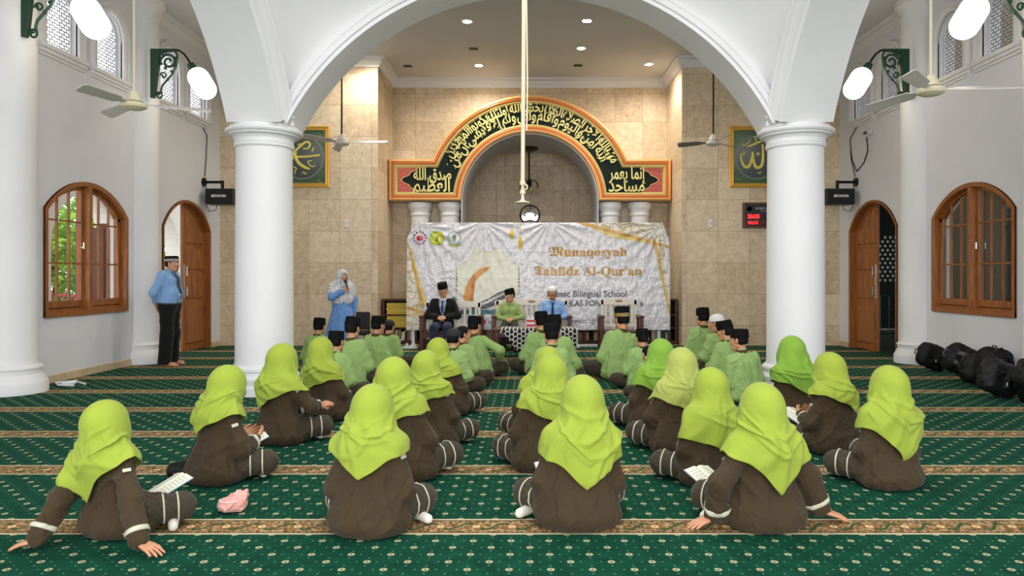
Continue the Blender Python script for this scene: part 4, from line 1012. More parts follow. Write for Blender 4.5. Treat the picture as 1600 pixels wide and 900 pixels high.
# ------------------------------------------------------------------ outside: sunny porch, trees, shaded corridor
pw = mat('porch_white', (230, 228, 224), 0.6)
struct(MB().box(-16, -6.56, 6, 32, -0.1, -0.02).build('ground_courtyard', mat('porch_tiles', (196, 188, 176), 0.4)))
holes = []
c_ = 12.5
while c_ < 30:
    holes.append([(c_-1.15, 0.02), (c_+1.15, 0.02), (c_+1.15, 2.0)]+arc(c_, 2.0, 1.15, 0, PI, 20)[1:-1]+[(c_-1.15, 2.0)]); c_ += 3.0
struct(prism([(9, 0), (31, 0), (31, 3.9), (9, 3.9)], holes, -9.9, -9.5, lambda u, v, d: (d, u, v)).build('wall_porch', pw))
struct(MB().box(-9.9, -6.56, 9, 31, 3.7, 3.85).build('roof_porch', pw))
leafm = []
for k, c in enumerate(((126, 168, 44), (86, 138, 40), (170, 200, 70))):
    leafm.append(mat('leaf_%d' % k, c, 0.5, var=0.3, vscale=3))
def tree(x, y, h, r, lab, sd_):
    rt = random.Random(sd_); root = thing('courtyard_tree', (x, y, -0.02), lab, 'tree', 'trees in the courtyard')
    MB().tube([(0, 0, 0), (0.05, 0.02, h*0.4), (0.0, -0.05, h*0.75)], [0.09, 0.07, 0.03], 8).build('trunk', mat('bark', (96, 76, 56), 0.8), root)
    m = MB()
    for _ in range(1300):
        while True:
            p = Vector((rt.uniform(-1, 1), rt.uniform(-1, 1), rt.uniform(-1, 1)))
            if p.length < 1: break
        p = Vector((p.x*r, p.y*r, h*0.62+p.z*h*0.40)); a = Vector((rt.uniform(-1, 1), rt.uniform(-1, 1), rt.uniform(-0.5, 1))).normalized(); b = a.orthogonal().normalized(); L = rt.uniform(0.14, 0.28)
        c = a.cross(b)*0.02
        m.add([p, p+a*L*0.5+b*L*0.22+c, p+a*L, p+a*L*0.5-b*L*0.22+c], [(0, 1, 2, 3)])
    m.build('foliage', leafm[sd_ % 3], root)
for k, (x, y, h, r) in enumerate(((-11.4, 17.3, 3.0, 0.95), (-13.6, 19.6, 4.4, 1.3), (-11.4, 21.2, 2.6, 0.85), (-14.0, 23.4, 4.6, 1.4), (-12.0, 15.2, 3.4, 0.95), (-11.5, 24.9, 3.0, 0.95))):
    tree(x, y, h, r, 'leafy green tree in the sunny courtyard beyond the open window and door', k)
t = thing('flower_pot', (-10.7, 16.6, -0.02), 'pot of pink flowers outside the open arched window', 'plant')
MB().lathe([(0.14, 0), (0.2, 0.36), (0.22, 0.38), (0.22, 0.42), (0.0, 0.40)], n=20).build('pot', mat('terracotta', (170, 96, 66), 0.7), t, smooth=True)
m1, m2 = MB(), MB()
for k in range(120):
    a, r_, z = rnd.uniform(0, 6.28), rnd.uniform(0, 0.36), rnd.uniform(0.42, 1.0)
    m2.ell((math.cos(a)*r_, math.sin(a)*r_, z), (0.06, 0.06, 0.02), 6, 3)
    if k % 3 == 0: m1.ell((math.cos(a)*r_*1.1, math.sin(a)*r_*1.1, z+0.04), (0.05, 0.05, 0.045), 7, 5)
m2.build('leaves', leafm[1], t); m1.build('blossoms', mat('pink_flower', (220, 60, 110), 0.5), t)
t = thing('wooden_screen', (-8.3, 14.1, -0.02), 'reddish brown wooden screen seen through the second leaf of the open window', 'screen')
MB().box(-0.04, 0.04, -0.75, 0.75, 0.1, 2.35).build('panel', mat('red_wood', (150, 78, 48), 0.5, var=0.2), t)
for y in (-0.75, 0.0, 0.75): MB().box(-0.06, 0.06, y-0.05, y+0.05, 0, 2.45).build('stile', mat('red_wood2', (128, 62, 38), 0.5), t)
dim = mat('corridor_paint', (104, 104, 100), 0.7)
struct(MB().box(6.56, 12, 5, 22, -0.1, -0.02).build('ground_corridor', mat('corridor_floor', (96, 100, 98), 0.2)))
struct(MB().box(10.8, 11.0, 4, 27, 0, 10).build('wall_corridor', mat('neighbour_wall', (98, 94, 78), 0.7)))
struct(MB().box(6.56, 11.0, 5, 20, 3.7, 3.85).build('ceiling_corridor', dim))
hs = []
for i in range(9):
    for j in range(11):
        u, v = 9.12+i*0.14+(0.07 if j % 2 else 0), 1.30+j*0.115
        if ((u-9.72)/0.68)**2+(max(0, v-1.9)/0.62)**2 < 1: hs.append(arc(u, v, 0.042, 0, 2*PI-PI/6, 11))
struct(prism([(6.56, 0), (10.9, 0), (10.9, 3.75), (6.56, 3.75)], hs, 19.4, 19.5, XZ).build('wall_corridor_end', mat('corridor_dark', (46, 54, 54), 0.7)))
t = thing('corridor_gate', (8.55, 17.0, -0.02), 'dark green metal gate in the dim corridor beyond the half-open door', 'gate')
g_ = MB()
for x in np.linspace(-0.7, 0.7, 8): g_.cyl((x, 0, 0), (x, 0, 0.98), 0.012, n=6)
g_.build('bars', greenm, t); MB().box(-0.72, 0.72, -0.02, 0.02, 0.95, 1.0).box(-0.72, 0.72, -0.02, 0.02, 0.05, 0.1).cyl((-0.7, 0, 0.1), (0.7, 0, 0.95), 0.014, n=6).cyl((0.7, 0, 0.1), (-0.7, 0, 0.95), 0.014, n=6).build('frame', greenm, t)
# ------------------------------------------------------------------ implicit surfaces for bodies and clothes
f32 = np.float32
class SDF:
    def __init__(s): s.p = []; s.clip = None; s.wr = None
    def cap(s, a, b, ra, rb=None, k=0.02, sub=False):
        a = np.array(a, f32); b = np.array(b, f32); s.p.append(('c', a, b, f32(ra), f32(ra if rb is None else rb), k, sub)); return s
    def ell(s, c, r, k=0.02, R=None, sub=False):
        s.p.append(('e', np.array(c, f32), np.array(r, f32), None if R is None else np.array(R, f32).reshape(3, 3), 0, k, sub)); return s
    def ball(s, c, r, k=0.02, sub=False): return s.cap(c, c, r, r, k, sub)
    @staticmethod
    def one(q, P):
        if q[0] == 'c':
            a, b, ra, rb = q[1:5]; ab = b-a; L = float(ab @ ab); pa = P-a
            t = np.clip((pa @ ab)/L, 0, 1) if L > 1e-12 else np.zeros(len(P), f32)
            d = pa-t[:, None]*ab
            return np.sqrt(np.einsum('ij,ij->i', d, d))-(ra+t*(rb-ra))
        c, r, R = q[1:4]; d = P-c
        if R is not None: d = d @ R
        k0 = np.sqrt(np.einsum('ij,ij->i', d/r, d/r)); e = d/(r*r); k1 = np.sqrt(np.einsum('ij,ij->i', e, e))+1e-9
        return np.where(k0 < 1e-4, -r.min(), k0*(k0-1.0)/k1).astype(f32)
    def ev(s, P, prims=None):
        D = None
        for q in (prims if prims is not None else s.p):
            d = s.one(q, P); k = q[5]
            if D is None: D = d
            elif q[6]: h = np.clip(0.5-0.5*(D+d)/k, 0, 1); D = D+(-d-D)*h+k*h*(1-h)
            else: h = np.clip(0.5+0.5*(D-d)/k, 0, 1); D = D*(1-h)+d*h-k*h*(1-h)
        if s.wr is not None: D = D+s.wr(P)
        if s.clip is not None: D = np.maximum(D, s.clip(P))
        return D
    def bounds(s):
        lo = np.full(3, 1e9); hi = -lo
        for q in s.p:
            if q[6]: continue
            if q[0] == 'c':
                for e, r in ((q[1], q[3]), (q[2], q[4])): lo = np.minimum(lo, e-r); hi = np.maximum(hi, e+r)
            else:
                r = float(q[2].max()); lo = np.minimum(lo, q[1]-r); hi = np.maximum(hi, q[1]+r)
        return lo-0.03, hi+0.03
    def mesh(s, h):
        """Sparse sampling, then surface nets -> (verts, quads)."""
        lo, hi = s.bounds(); B = 6; n = np.ceil((hi-lo)/(h*B)).astype(int)+1
        ax = [lo[i]+h*B*(np.arange(n[i])+0.5) for i in range(3)]
        C = np.stack(np.meshgrid(*ax, indexing='ij'), -1).reshape(-1, 3).astype(f32)
        dc = s.ev(C); R = h*B*0.87; act = np.abs(dc) < R*1.25+0.012
        V = np.repeat(np.repeat(np.repeat(np.where(dc < 0, -1, 1).reshape(n).astype(f32), B, 0), B, 1), B, 2)
        og = np.stack(np.meshgrid(*[np.arange(B)]*3, indexing='ij'), -1).reshape(-1, 3)
        ids = np.argwhere(act.reshape(n))
        pos = s.p; subs = [q for q in pos if q[6]]
        G = {}
        for i in ids: G.setdefault(tuple(i//2), []).append(i)          # groups of 2x2x2 blocks share a prim list
        for key, lst in G.items():
            I = (np.array(lst)[:, None, :]*B+og[None]).reshape(-1, 3)
            P = (lo+h*(I+0.5)).astype(f32); c = (P.min(0)+P.max(0))/2; RR = float(np.linalg.norm(P.max(0)-c))
            dd = np.array([float(s.one(q, c[None].astype(f32))[0]) for q in pos]); mm = dd[[not q[6] for q in pos]].min()
            keep = [q for q, d in zip(pos, dd) if (d < mm+2*RR+q[5] if not q[6] else d < RR+0.05)]
            V[I[:, 0], I[:, 1], I[:, 2]] = s.ev(P, keep)
        S = V < 0; nx, ny, nz = V.shape
        cnt = np.zeros((nx-1, ny-1, nz-1), np.int8)
        for a in (0, 1):
            for b in (0, 1):
                for c in (0, 1): cnt += S[a:nx-1+a, b:ny-1+b, c:nz-1+c]
        cells = np.argwhere((cnt > 0) & (cnt < 8)); idx = np.full((nx-1, ny-1, nz-1), -1, np.int32)
        idx[cells[:, 0], cells[:, 1], cells[:, 2]] = np.arange(len(cells))
        acc = np.zeros((len(cells), 3)); num = np.zeros(len(cells))
        cor = [(a, b, c) for a in (0, 1) for b in (0, 1) for c in (0, 1)]
        for p in cor:
            for d in range(3):
                if p[d]: continue
                q = list(p); q[d] = 1
                va = V[cells[:, 0]+p[0], cells[:, 1]+p[1], cells[:, 2]+p[2]]; vb = V[cells[:, 0]+q[0], cells[:, 1]+q[1], cells[:, 2]+q[2]]
                x = (va < 0) != (vb < 0); t = np.where(x, va/np.where(x, va-vb, 1), 0)
                e = np.array(p, float)[None].repeat(len(cells), 0); e[:, d] = t
                acc += e*x[:, None]; num += x
        vv = lo+h*(cells+acc/np.maximum(num, 1)[:, None]+0.5); F_ = []
        for d in range(3):
            sl0 = [slice(0, k) for k in V.shape]; sl1 = list(sl0); sl0[d] = slice(0, V.shape[d]-1); sl1[d] = slice(1, V.shape[d])
            a, b = S[tuple(sl0)], S[tuple(sl1)]; E_ = np.argwhere(a != b)
            u, w_ = [i for i in range(3) if i != d]
            ok = (E_[:, u] > 0) & (E_[:, w_] > 0) & (E_[:, u] < V.shape[u]-1) & (E_[:, w_] < V.shape[w_]-1); E_ = E_[ok]
            def g(du, dw):
                q = E_.copy(); q[:, u] -= du; q[:, w_] -= dw; return idx[q[:, 0], q[:, 1], q[:, 2]]
            Q = np.stack([g(1, 1), g(0, 1), g(0, 0), g(1, 0)], 1); ins = a[E_[:, 0], E_[:, 1], E_[:, 2]]
            flip = ins if d != 1 else ~ins
            Q[~flip] = Q[~flip][:, ::-1]; F_.append(Q)
        Q = np.concatenate(F_); Q = Q[(Q >= 0).all(1)]
        return vv, Q
def fast_mesh(name, vv, Q, mt, parent, mi=None, smooth=True):
    me = bpy.data.meshes.new(name); vv = np.asarray(vv, f32); Q = np.asarray(Q, np.int32)
    me.vertices.add(len(vv)); me.vertices.foreach_set('co', vv.ravel())
    me.loops.add(Q.size); me.loops.foreach_set('vertex_index', Q.ravel())
    k = Q.shape[1]; me.polygons.add(len(Q)); me.polygons.foreach_set('loop_start', np.arange(len(Q), dtype=np.int32)*k)
    for x in (mt if isinstance(mt, (list, tuple)) else [mt]): me.materials.append(x)
    if mi is not None: me.polygons.foreach_set('material_index', np.asarray(mi, np.int32))
    me.update(calc_edges=True); me.validate()
    me.polygons.foreach_set('use_smooth', [smooth]*len(me.polygons))
    o = bpy.data.objects.new(name, me); COL.objects.link(o)
    if parent: o.parent = parent
    return o
def wrinkle(seed, amp, f0=40.0, n=8, squash=(1, 1, 0.55)):
    r = np.random.RandomState(seed); ks = []
    for i in range(n):
        d = r.normal(size=3)*np.array(squash); d /= np.linalg.norm(d); e = r.normal(size=3); e /= np.linalg.norm(e); g = r.normal(size=3); g /= np.linalg.norm(g)
        ks.append([q.astype(f32) for q in (d*f0*r.uniform(0.6, 1.5), e*r.uniform(8, 20), g*r.uniform(9, 18))]+[r.uniform(0, 6.28), r.uniform(0, 6.28), r.uniform(0, 6.28), r.uniform(0.55, 1.0), r.uniform(2.0, 4.5)])
    def fn(P):
        z = np.zeros(len(P), f32)
        for a, b, g, p, q, u, w_, po in ks:
            rd = (1-np.abs(np.sin((P @ a+p+1.3*np.sin(P @ b+q))*0.5)))**po
            z = np.maximum(z, w_*rd*np.clip(0.35+0.9*np.sin(P @ g+u), 0, 1))
        return (f32(0.25)-z).astype(f32)*f32(amp)
    return fn

# ------------------------------------------------------------------ skin, hair and cloth materials
skin = mat('skin', (196, 140, 106), 0.5, var=0.05, vscale=14); skin2 = mat('skin_tan', (170, 112, 80), 0.5, var=0.05, vscale=14)
lipm = mat('lips', (160, 84, 76), 0.45); hairm = mat('black_hair', (13, 11, 11), 0.7, spec=0.2, bump=0.3, bscale=200)
eyew = mat('eye_white', (228, 224, 218), 0.25); eyed = mat('eye_iris', (24, 14, 10), 0.2)
def cloth(name, c, sh=0.1, var=0.04, fold=0.5):
    if name in MATS: return MATS[name]
    m = mat(name, c, 0.85, var=var, vscale=9, sheen=sh, spec=0.2); nt = m.node_tree; b = nt.nodes['Principled BSDF']
    n = nt.nodes.new('ShaderNodeTexNoise'); n.inputs['Scale'].default_value = 7; n.inputs['Detail'].default_value = 2.5; n.inputs['Distortion'].default_value = 1.6
    nt.links.new(objcoord(nt), n.inputs['Vector']); q = (X(nt, n.outputs[0])-0.5).abs()
    fine = noise(nt, 260, 2)
    bumpn(nt, b, q*1.0+fine*0.03, fold, 0.05); return m
lime = cloth('lime_hijab', (152, 169, 62), fold=0.16); lime2 = cloth('soft_lime_hijab', (164, 174, 88), fold=0.16); lime3 = cloth('green_lime_hijab', (126, 166, 60), fold=0.16)
olive = cloth('olive_brown_cloth', (66, 53, 36), fold=0.35); trous = cloth('dark_olive_trousers', (66, 58, 46)); shirtg = cloth('light_green_shirt', (148, 178, 108), fold=0.3); collar = cloth('brown_collar', (84, 66, 40))
cuffm = mat('pale_stripe', (196, 194, 174), 0.7); capm = mat('black_velvet', (11, 10, 11), 0.85, spec=0.2); capw = mat('white_knit', (226, 224, 222), 0.85, bump=0.5, bscale=120); sock = mat('white_sock', (220, 216, 206), 0.85)
blk = cloth('black_cloth', (20, 20, 22)); bluesh = cloth('light_blue_shirt', (134, 172, 220)); blued = cloth('blue_dress', (104, 146, 204)); navy = cloth('navy_trousers', (42, 54, 76)); tiem = cloth('blue_tie', (44, 62, 96)); whitec = cloth('white_shirt', (222, 224, 228))
bookp = mat('book_page', (226, 224, 206), 0.8)

def V3(*a): return np.array(a, float)
def rotx(a): c, s_ = math.cos(a), math.sin(a); return np.array([[1, 0, 0], [0, c, -s_], [0, s_, c]])
def roty(a): c, s_ = math.cos(a), math.sin(a); return np.array([[c, 0, s_], [0, 1, 0], [-s_, 0, c]])
def rotz(a): c, s_ = math.cos(a), math.sin(a); return np.array([[c, -s_, 0], [s_, c, 0], [0, 0, 1]])
def unit(v): v = np.asarray(v, float); return v/(np.linalg.norm(v)+1e-9)
def ik(a, b, L1, L2, pole):
    a, b = np.asarray(a, float), np.asarray(b, float); d = b-a; L = min(np.linalg.norm(d), (L1+L2)*0.995); u = unit(d); b = a+u*L
    x = (L1*L1-L2*L2+L*L)/(2*L); h = math.sqrt(max(0, L1*L1-x*x)); p = np.asarray(pole, float); p = unit(p-u*(p @ u)); return a+u*x+p*h, b

def head_prims(S, c, R, sc=1.0):
    T = lambda *q: c+R @ (np.array(q)*sc)
    S.ell(T(0, -0.012, 0.022), np.array((0.076, 0.096, 0.090))*sc, 0.02, R)
    S.ell(T(0, 0.026, -0.038), np.array((0.058, 0.066, 0.080))*sc, 0.03, R)
    S.cap(T(-0.022, 0.062, -0.092), T(0.022, 0.062, -0.092), 0.024*sc, k=0.025)
    for e in (-1, 1):
        S.cap(T(e*0.052, 0.0, -0.06), T(e*0.030, 0.05, -0.088), 0.020*sc, k=0.025)
        S.ell(T(e*0.040, 0.064, -0.022), np.array((0.022, 0.020, 0.020))*sc, 0.02, R)
    S.cap(T(-0.036, 0.076, 0.020), T(0.036, 0.076, 0.020), 0.012*sc, k=0.015)
    for e in (-1, 1): S.ball(T(e*0.031, 0.099, 0.002), 0.0155*sc, 0.012, True)
    S.cap(T(0, 0.086, 0.004), T(0, 0.106, -0.030), 0.0075*sc, 0.0115*sc, 0.01)
    for e in (-1, 1): S.ball(T(e*0.011, 0.096, -0.034), 0.0085*sc, 0.006)
    S.cap(T(-0.018, 0.085, -0.060), T(0.018, 0.085, -0.060), 0.0062*sc, k=0.005); S.cap(T(-0.014, 0.084, -0.070), T(0.014, 0.084, -0.070), 0.0070*sc, k=0.005)
    for e in (-1, 1):
        Re = R @ rotz(e*0.35)
        S.ell(T(e*0.078, -0.012, -0.008), np.array((0.010, 0.022, 0.033))*sc, 0.008, Re)
        S.ell(T(e*0.086, -0.004, -0.004), np.array((0.008, 0.012, 0.020))*sc, 0.006, Re, True)
def hand_prims(S, w_, d, nrm, side, curl=0.25, spread=0.12, sc=1.0, thumb=0.6):
    """wrist, finger direction, back-of-hand normal, side (+1: thumb towards d x n)."""
    d = unit(d); nrm = unit(np.asarray(nrm)-d*(np.asarray(nrm) @ d)); t = np.cross(d, nrm)*side
    offs = (0.030, 0.010, -0.010, -0.029); lens = (0.92, 1.0, 0.93, 0.74)
    for o, L in zip(offs, lens):
        k = w_+d*(0.082-abs(o)*0.25)*sc+t*o*1.05*sc
        S.cap(w_+d*0.008*sc+t*o*0.55*sc, k, 0.0135*sc, 0.0115*sc, 0.010)
        ang = 0.0; p = k; dd = unit(d+t*o*spread/0.03)
        for ln, r0, r1, cf in ((0.040, 0.0098, 0.0088, 0.9), (0.026, 0.0088, 0.0080, 1.1), (0.020, 0.0080, 0.0066, 0.7)):
            ang += curl*cf; q = p+(dd*math.cos(ang)-nrm*math.sin(ang))*ln*L*sc
            S.cap(p, q, r0*sc, r1*sc, 0.003); p = q
    b = w_+d*0.022*sc+t*0.022*sc; m_ = b+(d*0.030+t*0.026*thumb/0.6-nrm*0.006)*sc; e = m_+(d*0.030+t*0.010*thumb/0.6-nrm*0.006)*sc; f = e+(d*0.024-nrm*0.004)*sc
    S.cap(b, m_, 0.016*sc, 0.0115*sc, 0.010); S.cap(m_, e, 0.0110*sc, 0.0098*sc, 0.004); S.cap(e, f, 0.0098*sc, 0.0075*sc, 0.004)
def band(S, p0, p1, r, parent, mt, name='stripe', n=26, m=4, off=0.004):
    """A ribbon around a limb, shrunk onto the cloth's surface."""
    p0, p1 = np.asarray(p0, float), np.asarray(p1, float); ax = unit(p1-p0); u = unit(np.cross(ax, (0.3, 0.2, 0.93))); v = np.cross(ax, u)
    P = []; D = []
    for j in range(m):
        for k in range(n):
            a = 2*PI*k/n; e = u*math.cos(a)+v*math.sin(a); P.append(p0+(p1-p0)*j/(m-1)+e*r); D.append(-e)
    P = np.array(P, f32); D = np.array(D, f32); t = np.zeros(len(P), f32)
    for _ in range(14): t += np.clip(S.ev(P+D*t[:, None]), -0.02, 0.05)*0.9
    t = np.minimum(t-off, r*0.9); P = P+D*t[:, None]
    P[:, 2] = np.maximum(P[:, 2], 0.004)
    Q = [(j*n+k, j*n+(k+1) % n, (j+1)*n+(k+1) % n, (j+1)*n+k) for j in range(m-1) for k in range(n)]
    o = fast_mesh(name, P, Q, mt, parent); sd = o.modifiers.new('s', 'SOLIDIFY'); sd.thickness = 0.0025; sd.offset = 0; return o

def face_parts(root, c, R, brow=True, fine=True, glasses=False, moustache=False):
    Rm = Matrix(R.tolist()); Cv = Vector(c)
    for e in (-1, 1):
        m_ = MB().ell(Cv+Rm @ Vector((e*0.031, 0.0815, 0.002)), (0.0125,)*3, 14, 10, Rm)
        o = m_.build('eye', eyew, root, smooth=True, ang=180)
        MB().ell(Cv+Rm @ Vector((e*0.031, 0.0900, 0.002)), (0.0062, 0.0048, 0.0062), 10, 6, Rm).build('iris', eyed, o, smooth=True, ang=180)
        if brow: MB().tube([Cv+Rm @ Vector(q) for q in ((e*0.014, 0.0885, 0.023), (e*0.032, 0.0865, 0.028), (e*0.050, 0.0735, 0.022))], [0.0030, 0.0036, 0.0018], 6).build('eyebrow', hairm, root, smooth=True)
    if moustache: MB().tube([Cv+Rm @ Vector(q) for q in ((-0.024, 0.086, -0.056), (0, 0.096, -0.049), (0.024, 0.086, -0.056))], [0.002, 0.0045, 0.002], 6).build('moustache', hairm, root, smooth=True)
    if glasses:
        g = MB()
        for e in (-1, 1):
            g.tube([Cv+Rm @ Vector((e*0.033+0.026*math.cos(a), 0.108, 0.0+0.020*math.sin(a))) for a in np.linspace(0, 2*PI, 21)[:-1]], 0.0022, 6, True)
            g.tube([Cv+Rm @ Vector(q) for q in ((e*0.058, 0.106, 0.006), (e*0.082, 0.04, 0.008), (e*0.088, -0.01, 0.0))], 0.002, 6)
        g.tube([Cv+Rm @ Vector(q) for q in ((-0.008, 0.110, 0.004), (0.008, 0.110, 0.004))], 0.002, 6); g.build('glasses', mat('spectacle_frame', (30, 24, 22), 0.3), root, smooth=True)
def peci(root, c, R, tilt=0.0, h=0.098, mt=None, bandm=None, rx=0.086, ry=0.106, z0=0.028, name='cap'):
    Rm = Matrix((R @ rotx(tilt)).tolist()); Cv = Vector(c)
    pr_ = [(1.0, 0.0), (1.012, 0.004), (1.0, 0.03), (0.975, h*0.7), (0.955, h-0.012), (0.93, h-0.003), (0.88, h), (0.5, h-0.004), (0.1, h-0.006), (0.0, h-0.006)]
    mb = MB().lathe([(r, z) for r, z in pr_], n=36)
    def tf(p):
        q = Vector((p.x*rx, p.y*ry-0.012, p.z+z0)); 
        if p.z > h*0.75: q.z -= 0.010*math.exp(-(p.x/0.12)**2)*(1 if abs(p.y) < 0.9 else 0.3)
        return Cv+Rm @ q
    o = mb.xform(tf).build(name, mt or capm, root, smooth=True, ang=50)
    if bandm:
        MB().lathe([(1.015, 0.004), (1.02, 0.008), (1.002, 0.042), (0.997, 0.046)], n=36).xform(lambda p: Cv+Rm @ Vector((p.x*rx*1.012, p.y*ry*1.012-0.012, p.z+z0))).build('cap_band', bandm, o, smooth=True)
    return o
def skullcap(root, c, R, mt, h=0.115):
    Rm = Matrix(R.tolist()); Cv = Vector(c)
    pr_ = [(0.086, 0.022), (0.088, 0.03), (0.087, 0.05)]+[(0.087*math.cos(a), 0.055+0.068*math.sin(a)) for a in np.linspace(0.1, PI/2, 9)]
    return MB().lathe(pr_, n=36, sy=1.2).xform(lambda p: Cv+Rm @ Vector((p.x, p.y-0.012, p.z))).build('cap', mt, root, smooth=True, ang=60)
def hair_mesh(root, c, R, h=0.007, hs=1.0):
    S = SDF(); T = lambda *q: c+R @ (np.array(q)*hs)
    S.ell(T(0, -0.014, 0.022), np.array((0.081, 0.100, 0.095))*hs, 0.01, R); S.ell(T(0, -0.045, -0.030), np.array((0.058, 0.054, 0.050))*hs, 0.03, R)
    Ri = R.T.astype(f32); cc = np.array(c, f32)
    def cut(P):
        q = (P-cc) @ Ri.T/f32(hs); return np.maximum(q[:, 1]-0.052-0.35*(q[:, 2]-0.02), -0.056-q[:, 2]+np.maximum(0, q[:, 1]+0.02)*2.2).astype(f32)
    S.clip = cut; vv, Q = S.mesh(h); return fast_mesh('hair', vv, Q, hairm, root)
def lips_index(vv, Q, c, R):
    q = (vv[Q].mean(1)-c) @ R; return ((np.abs(q[:, 0]) < 0.023-0.3*np.abs(q[:, 2]+0.065)) & (q[:, 1] > 0.07) & (np.abs(q[:, 2]+0.0655) < 0.0105)).astype(int)

def drape(root, S, axis_top, axis_low, hem, c, R, mt, seed, folds=0.012, nth=120, nt=70, name='hijab', face=True, sag=None):
    """Head scarf: rays from around a bent axis onto the draped volume S, down to hem(theta)."""
    th = np.linspace(-PI, PI, nth, endpoint=False)          # 0 = behind the wearer
    tt = np.linspace(0, 1, nt); P0 = []; D0 = []; low = []
    c = np.asarray(c, float); axis_low = np.asarray(axis_low, float)
    for t in tt:
        for a in th:
            e = np.array((math.sin(a), -math.cos(a), 0.0))
            if t < 0.30:
                el = PI/2*(1-t/0.30); d = e*math.cos(el)+np.array((0, 0, 1.0))*math.sin(el); P0.append(c+d*0.9); D0.append(-d)
            else:
                u = (t-0.30)/0.70; z = c[2]+(hem(a)+0.006*math.sin(7*a+seed)-c[2])*u; k = np.clip((c[2]-z)/max(0.05, c[2]-axis_low[2]), 0, 1)
                o = c+(axis_low-c)*k; o = np.array((o[0], o[1], z)); P0.append(o+e*0.9); D0.append(-e)
            low.append(t)
    P0 = np.array(P0, f32); D0 = np.array(D0, f32); low = np.array(low); T_ = np.zeros(len(P0), f32)
    for _ in range(40): T_ += np.clip(S.ev(P0+D0*T_[:, None]), -0.05, 0.2)*0.85; T_ = np.minimum(T_, 0.86)
    r = (0.9-T_).reshape(nt, nth)
    for it in range(10):                                    # let the cloth hang: relax radii below the crown
        rr_ = (np.roll(r, 1, 1)+np.roll(r, -1, 1))*0.25+0.5*r; up = r.copy(); up[1:-1] = rr_[1:-1]*0.6+0.2*(r[:-2]+r[2:]); r[8:] = np.maximum(r, up)[8:]
    rs_ = np.random.RandomState(seed); A = th[None]; Tt = tt[:, None]; w_ = np.clip((Tt-0.26)/0.3, 0, 1); fz = np.zeros_like(r)
    for _ in range(7):                                      # folds fanning down from the crown and sides
        a0, sl, ph, n_ = rs_.uniform(-PI, PI), rs_.uniform(-2.2, 2.2), rs_.uniform(0, 6.28), rs_.uniform(1.2, 3.4)
        wv = n_*(A-a0)+sl*(Tt-0.5)*2.2+0.5*np.sin(6*Tt+ph)
        wv = (wv+PI) % (2*PI)-PI
        fz = np.maximum(fz, rs_.uniform(0.5, 1.0)*np.exp(-(wv/0.33)**2)*np.clip(1.0-((Tt-rs_.uniform(0.45, 0.95))/0.42)**2, 0, 1))
    nk = np.zeros_like(r)
    for _ in range(4):                                      # gathers at the nape, sagging across the back
        cz, am, tl, cu, aw = rs_.uniform(0.38, 0.66), rs_.uniform(0.5, 1.0), rs_.uniform(-0.16, 0.16), rs_.uniform(0.02, 0.16), rs_.uniform(-0.9, 0.9)
        nk = np.maximum(nk, am*np.exp(-((Tt-cz-tl*np.sin(A)-cu*np.cos(A))/rs_.uniform(0.016, 0.03))**2)*np.clip(np.cos((A-aw)*1.1), 0, 1))
    ly = np.zeros_like(r)
    for sgn in (-1, 1):                                     # the scarf's free ends lie over it as a second layer
        a1, sl = sgn*rs_.uniform(0.2, 0.9), sgn*rs_.uniform(1.6, 3.4)
        ed = sgn*(A-(a1-sl*(Tt-0.42)))
        ly = np.maximum(ly, rs_.uniform(0.5, 1.1)/(1+np.exp(-np.clip(ed/0.035, -30, 30)))*(np.abs(A) < 2.4))
    r = r+w_*(folds*1.3*fz+folds*1.1*nk+folds*0.8*ly)+0.004
    r[0] = r[0].mean()
    P = P0+D0*(0.9-r.reshape(-1))[:, None].astype(f32)
    Q = np.array([(i*nth+j, i*nth+(j+1) % nth, (i+1)*nth+(j+1) % nth, (i+1)*nth+j) for i in range(nt-1) for j in range(nth)])
    if face:
        q = (P-c) @ R; bad = (q[:, 1] > 0.02) & ((q[:, 0]/0.060)**2+((q[:, 2]+0.022)/0.082)**2 < 1)
        Q = Q[~bad[Q].any(1)]
    P[:, 2] = np.maximum(P[:, 2], 0.01)
    o = fast_mesh(name, P, Q, mt, root); sd = o.modifiers.new('s', 'SOLIDIFY'); sd.thickness = 0.005; sd.offset = 0
    return o
# ------------------------------------------------------------------ the seated students
def cross_legs(S, r0, r1, r2, r3, k=0.03, kn=0.255, up=0.0):
    for e in (-1, 1):
        S.cap((e*0.085, 0.0, 0.115), (e*kn, 0.235, 0.12+up), r0, r1, k)
        S.cap((e*kn, 0.235, 0.12+up), (-e*0.06, 0.33+0.04*e, 0.07), r2, r3, k)
def zclip(P): return (0.004-P[:, 2]).astype(f32)
def hem_fn(a0, z0, zl, zr, zf):
    def fn(a):
        sl = 1.45
        if -sl <= a <= a0: t = (math.sin(a0)-math.sin(a))/(math.sin(a0)+math.sin(sl)); return z0+(zl-z0)*t
        if a0 < a <= sl: t = (math.sin(a)-math.sin(a0))/(math.sin(sl)-math.sin(a0)); return z0+(zr-z0)*t
        t = min(1, (abs(a)-sl)/(PI-sl)); b = zl if a < 0 else zr; return b+(zf-b)*math.sin(t*PI/2)
    return fn

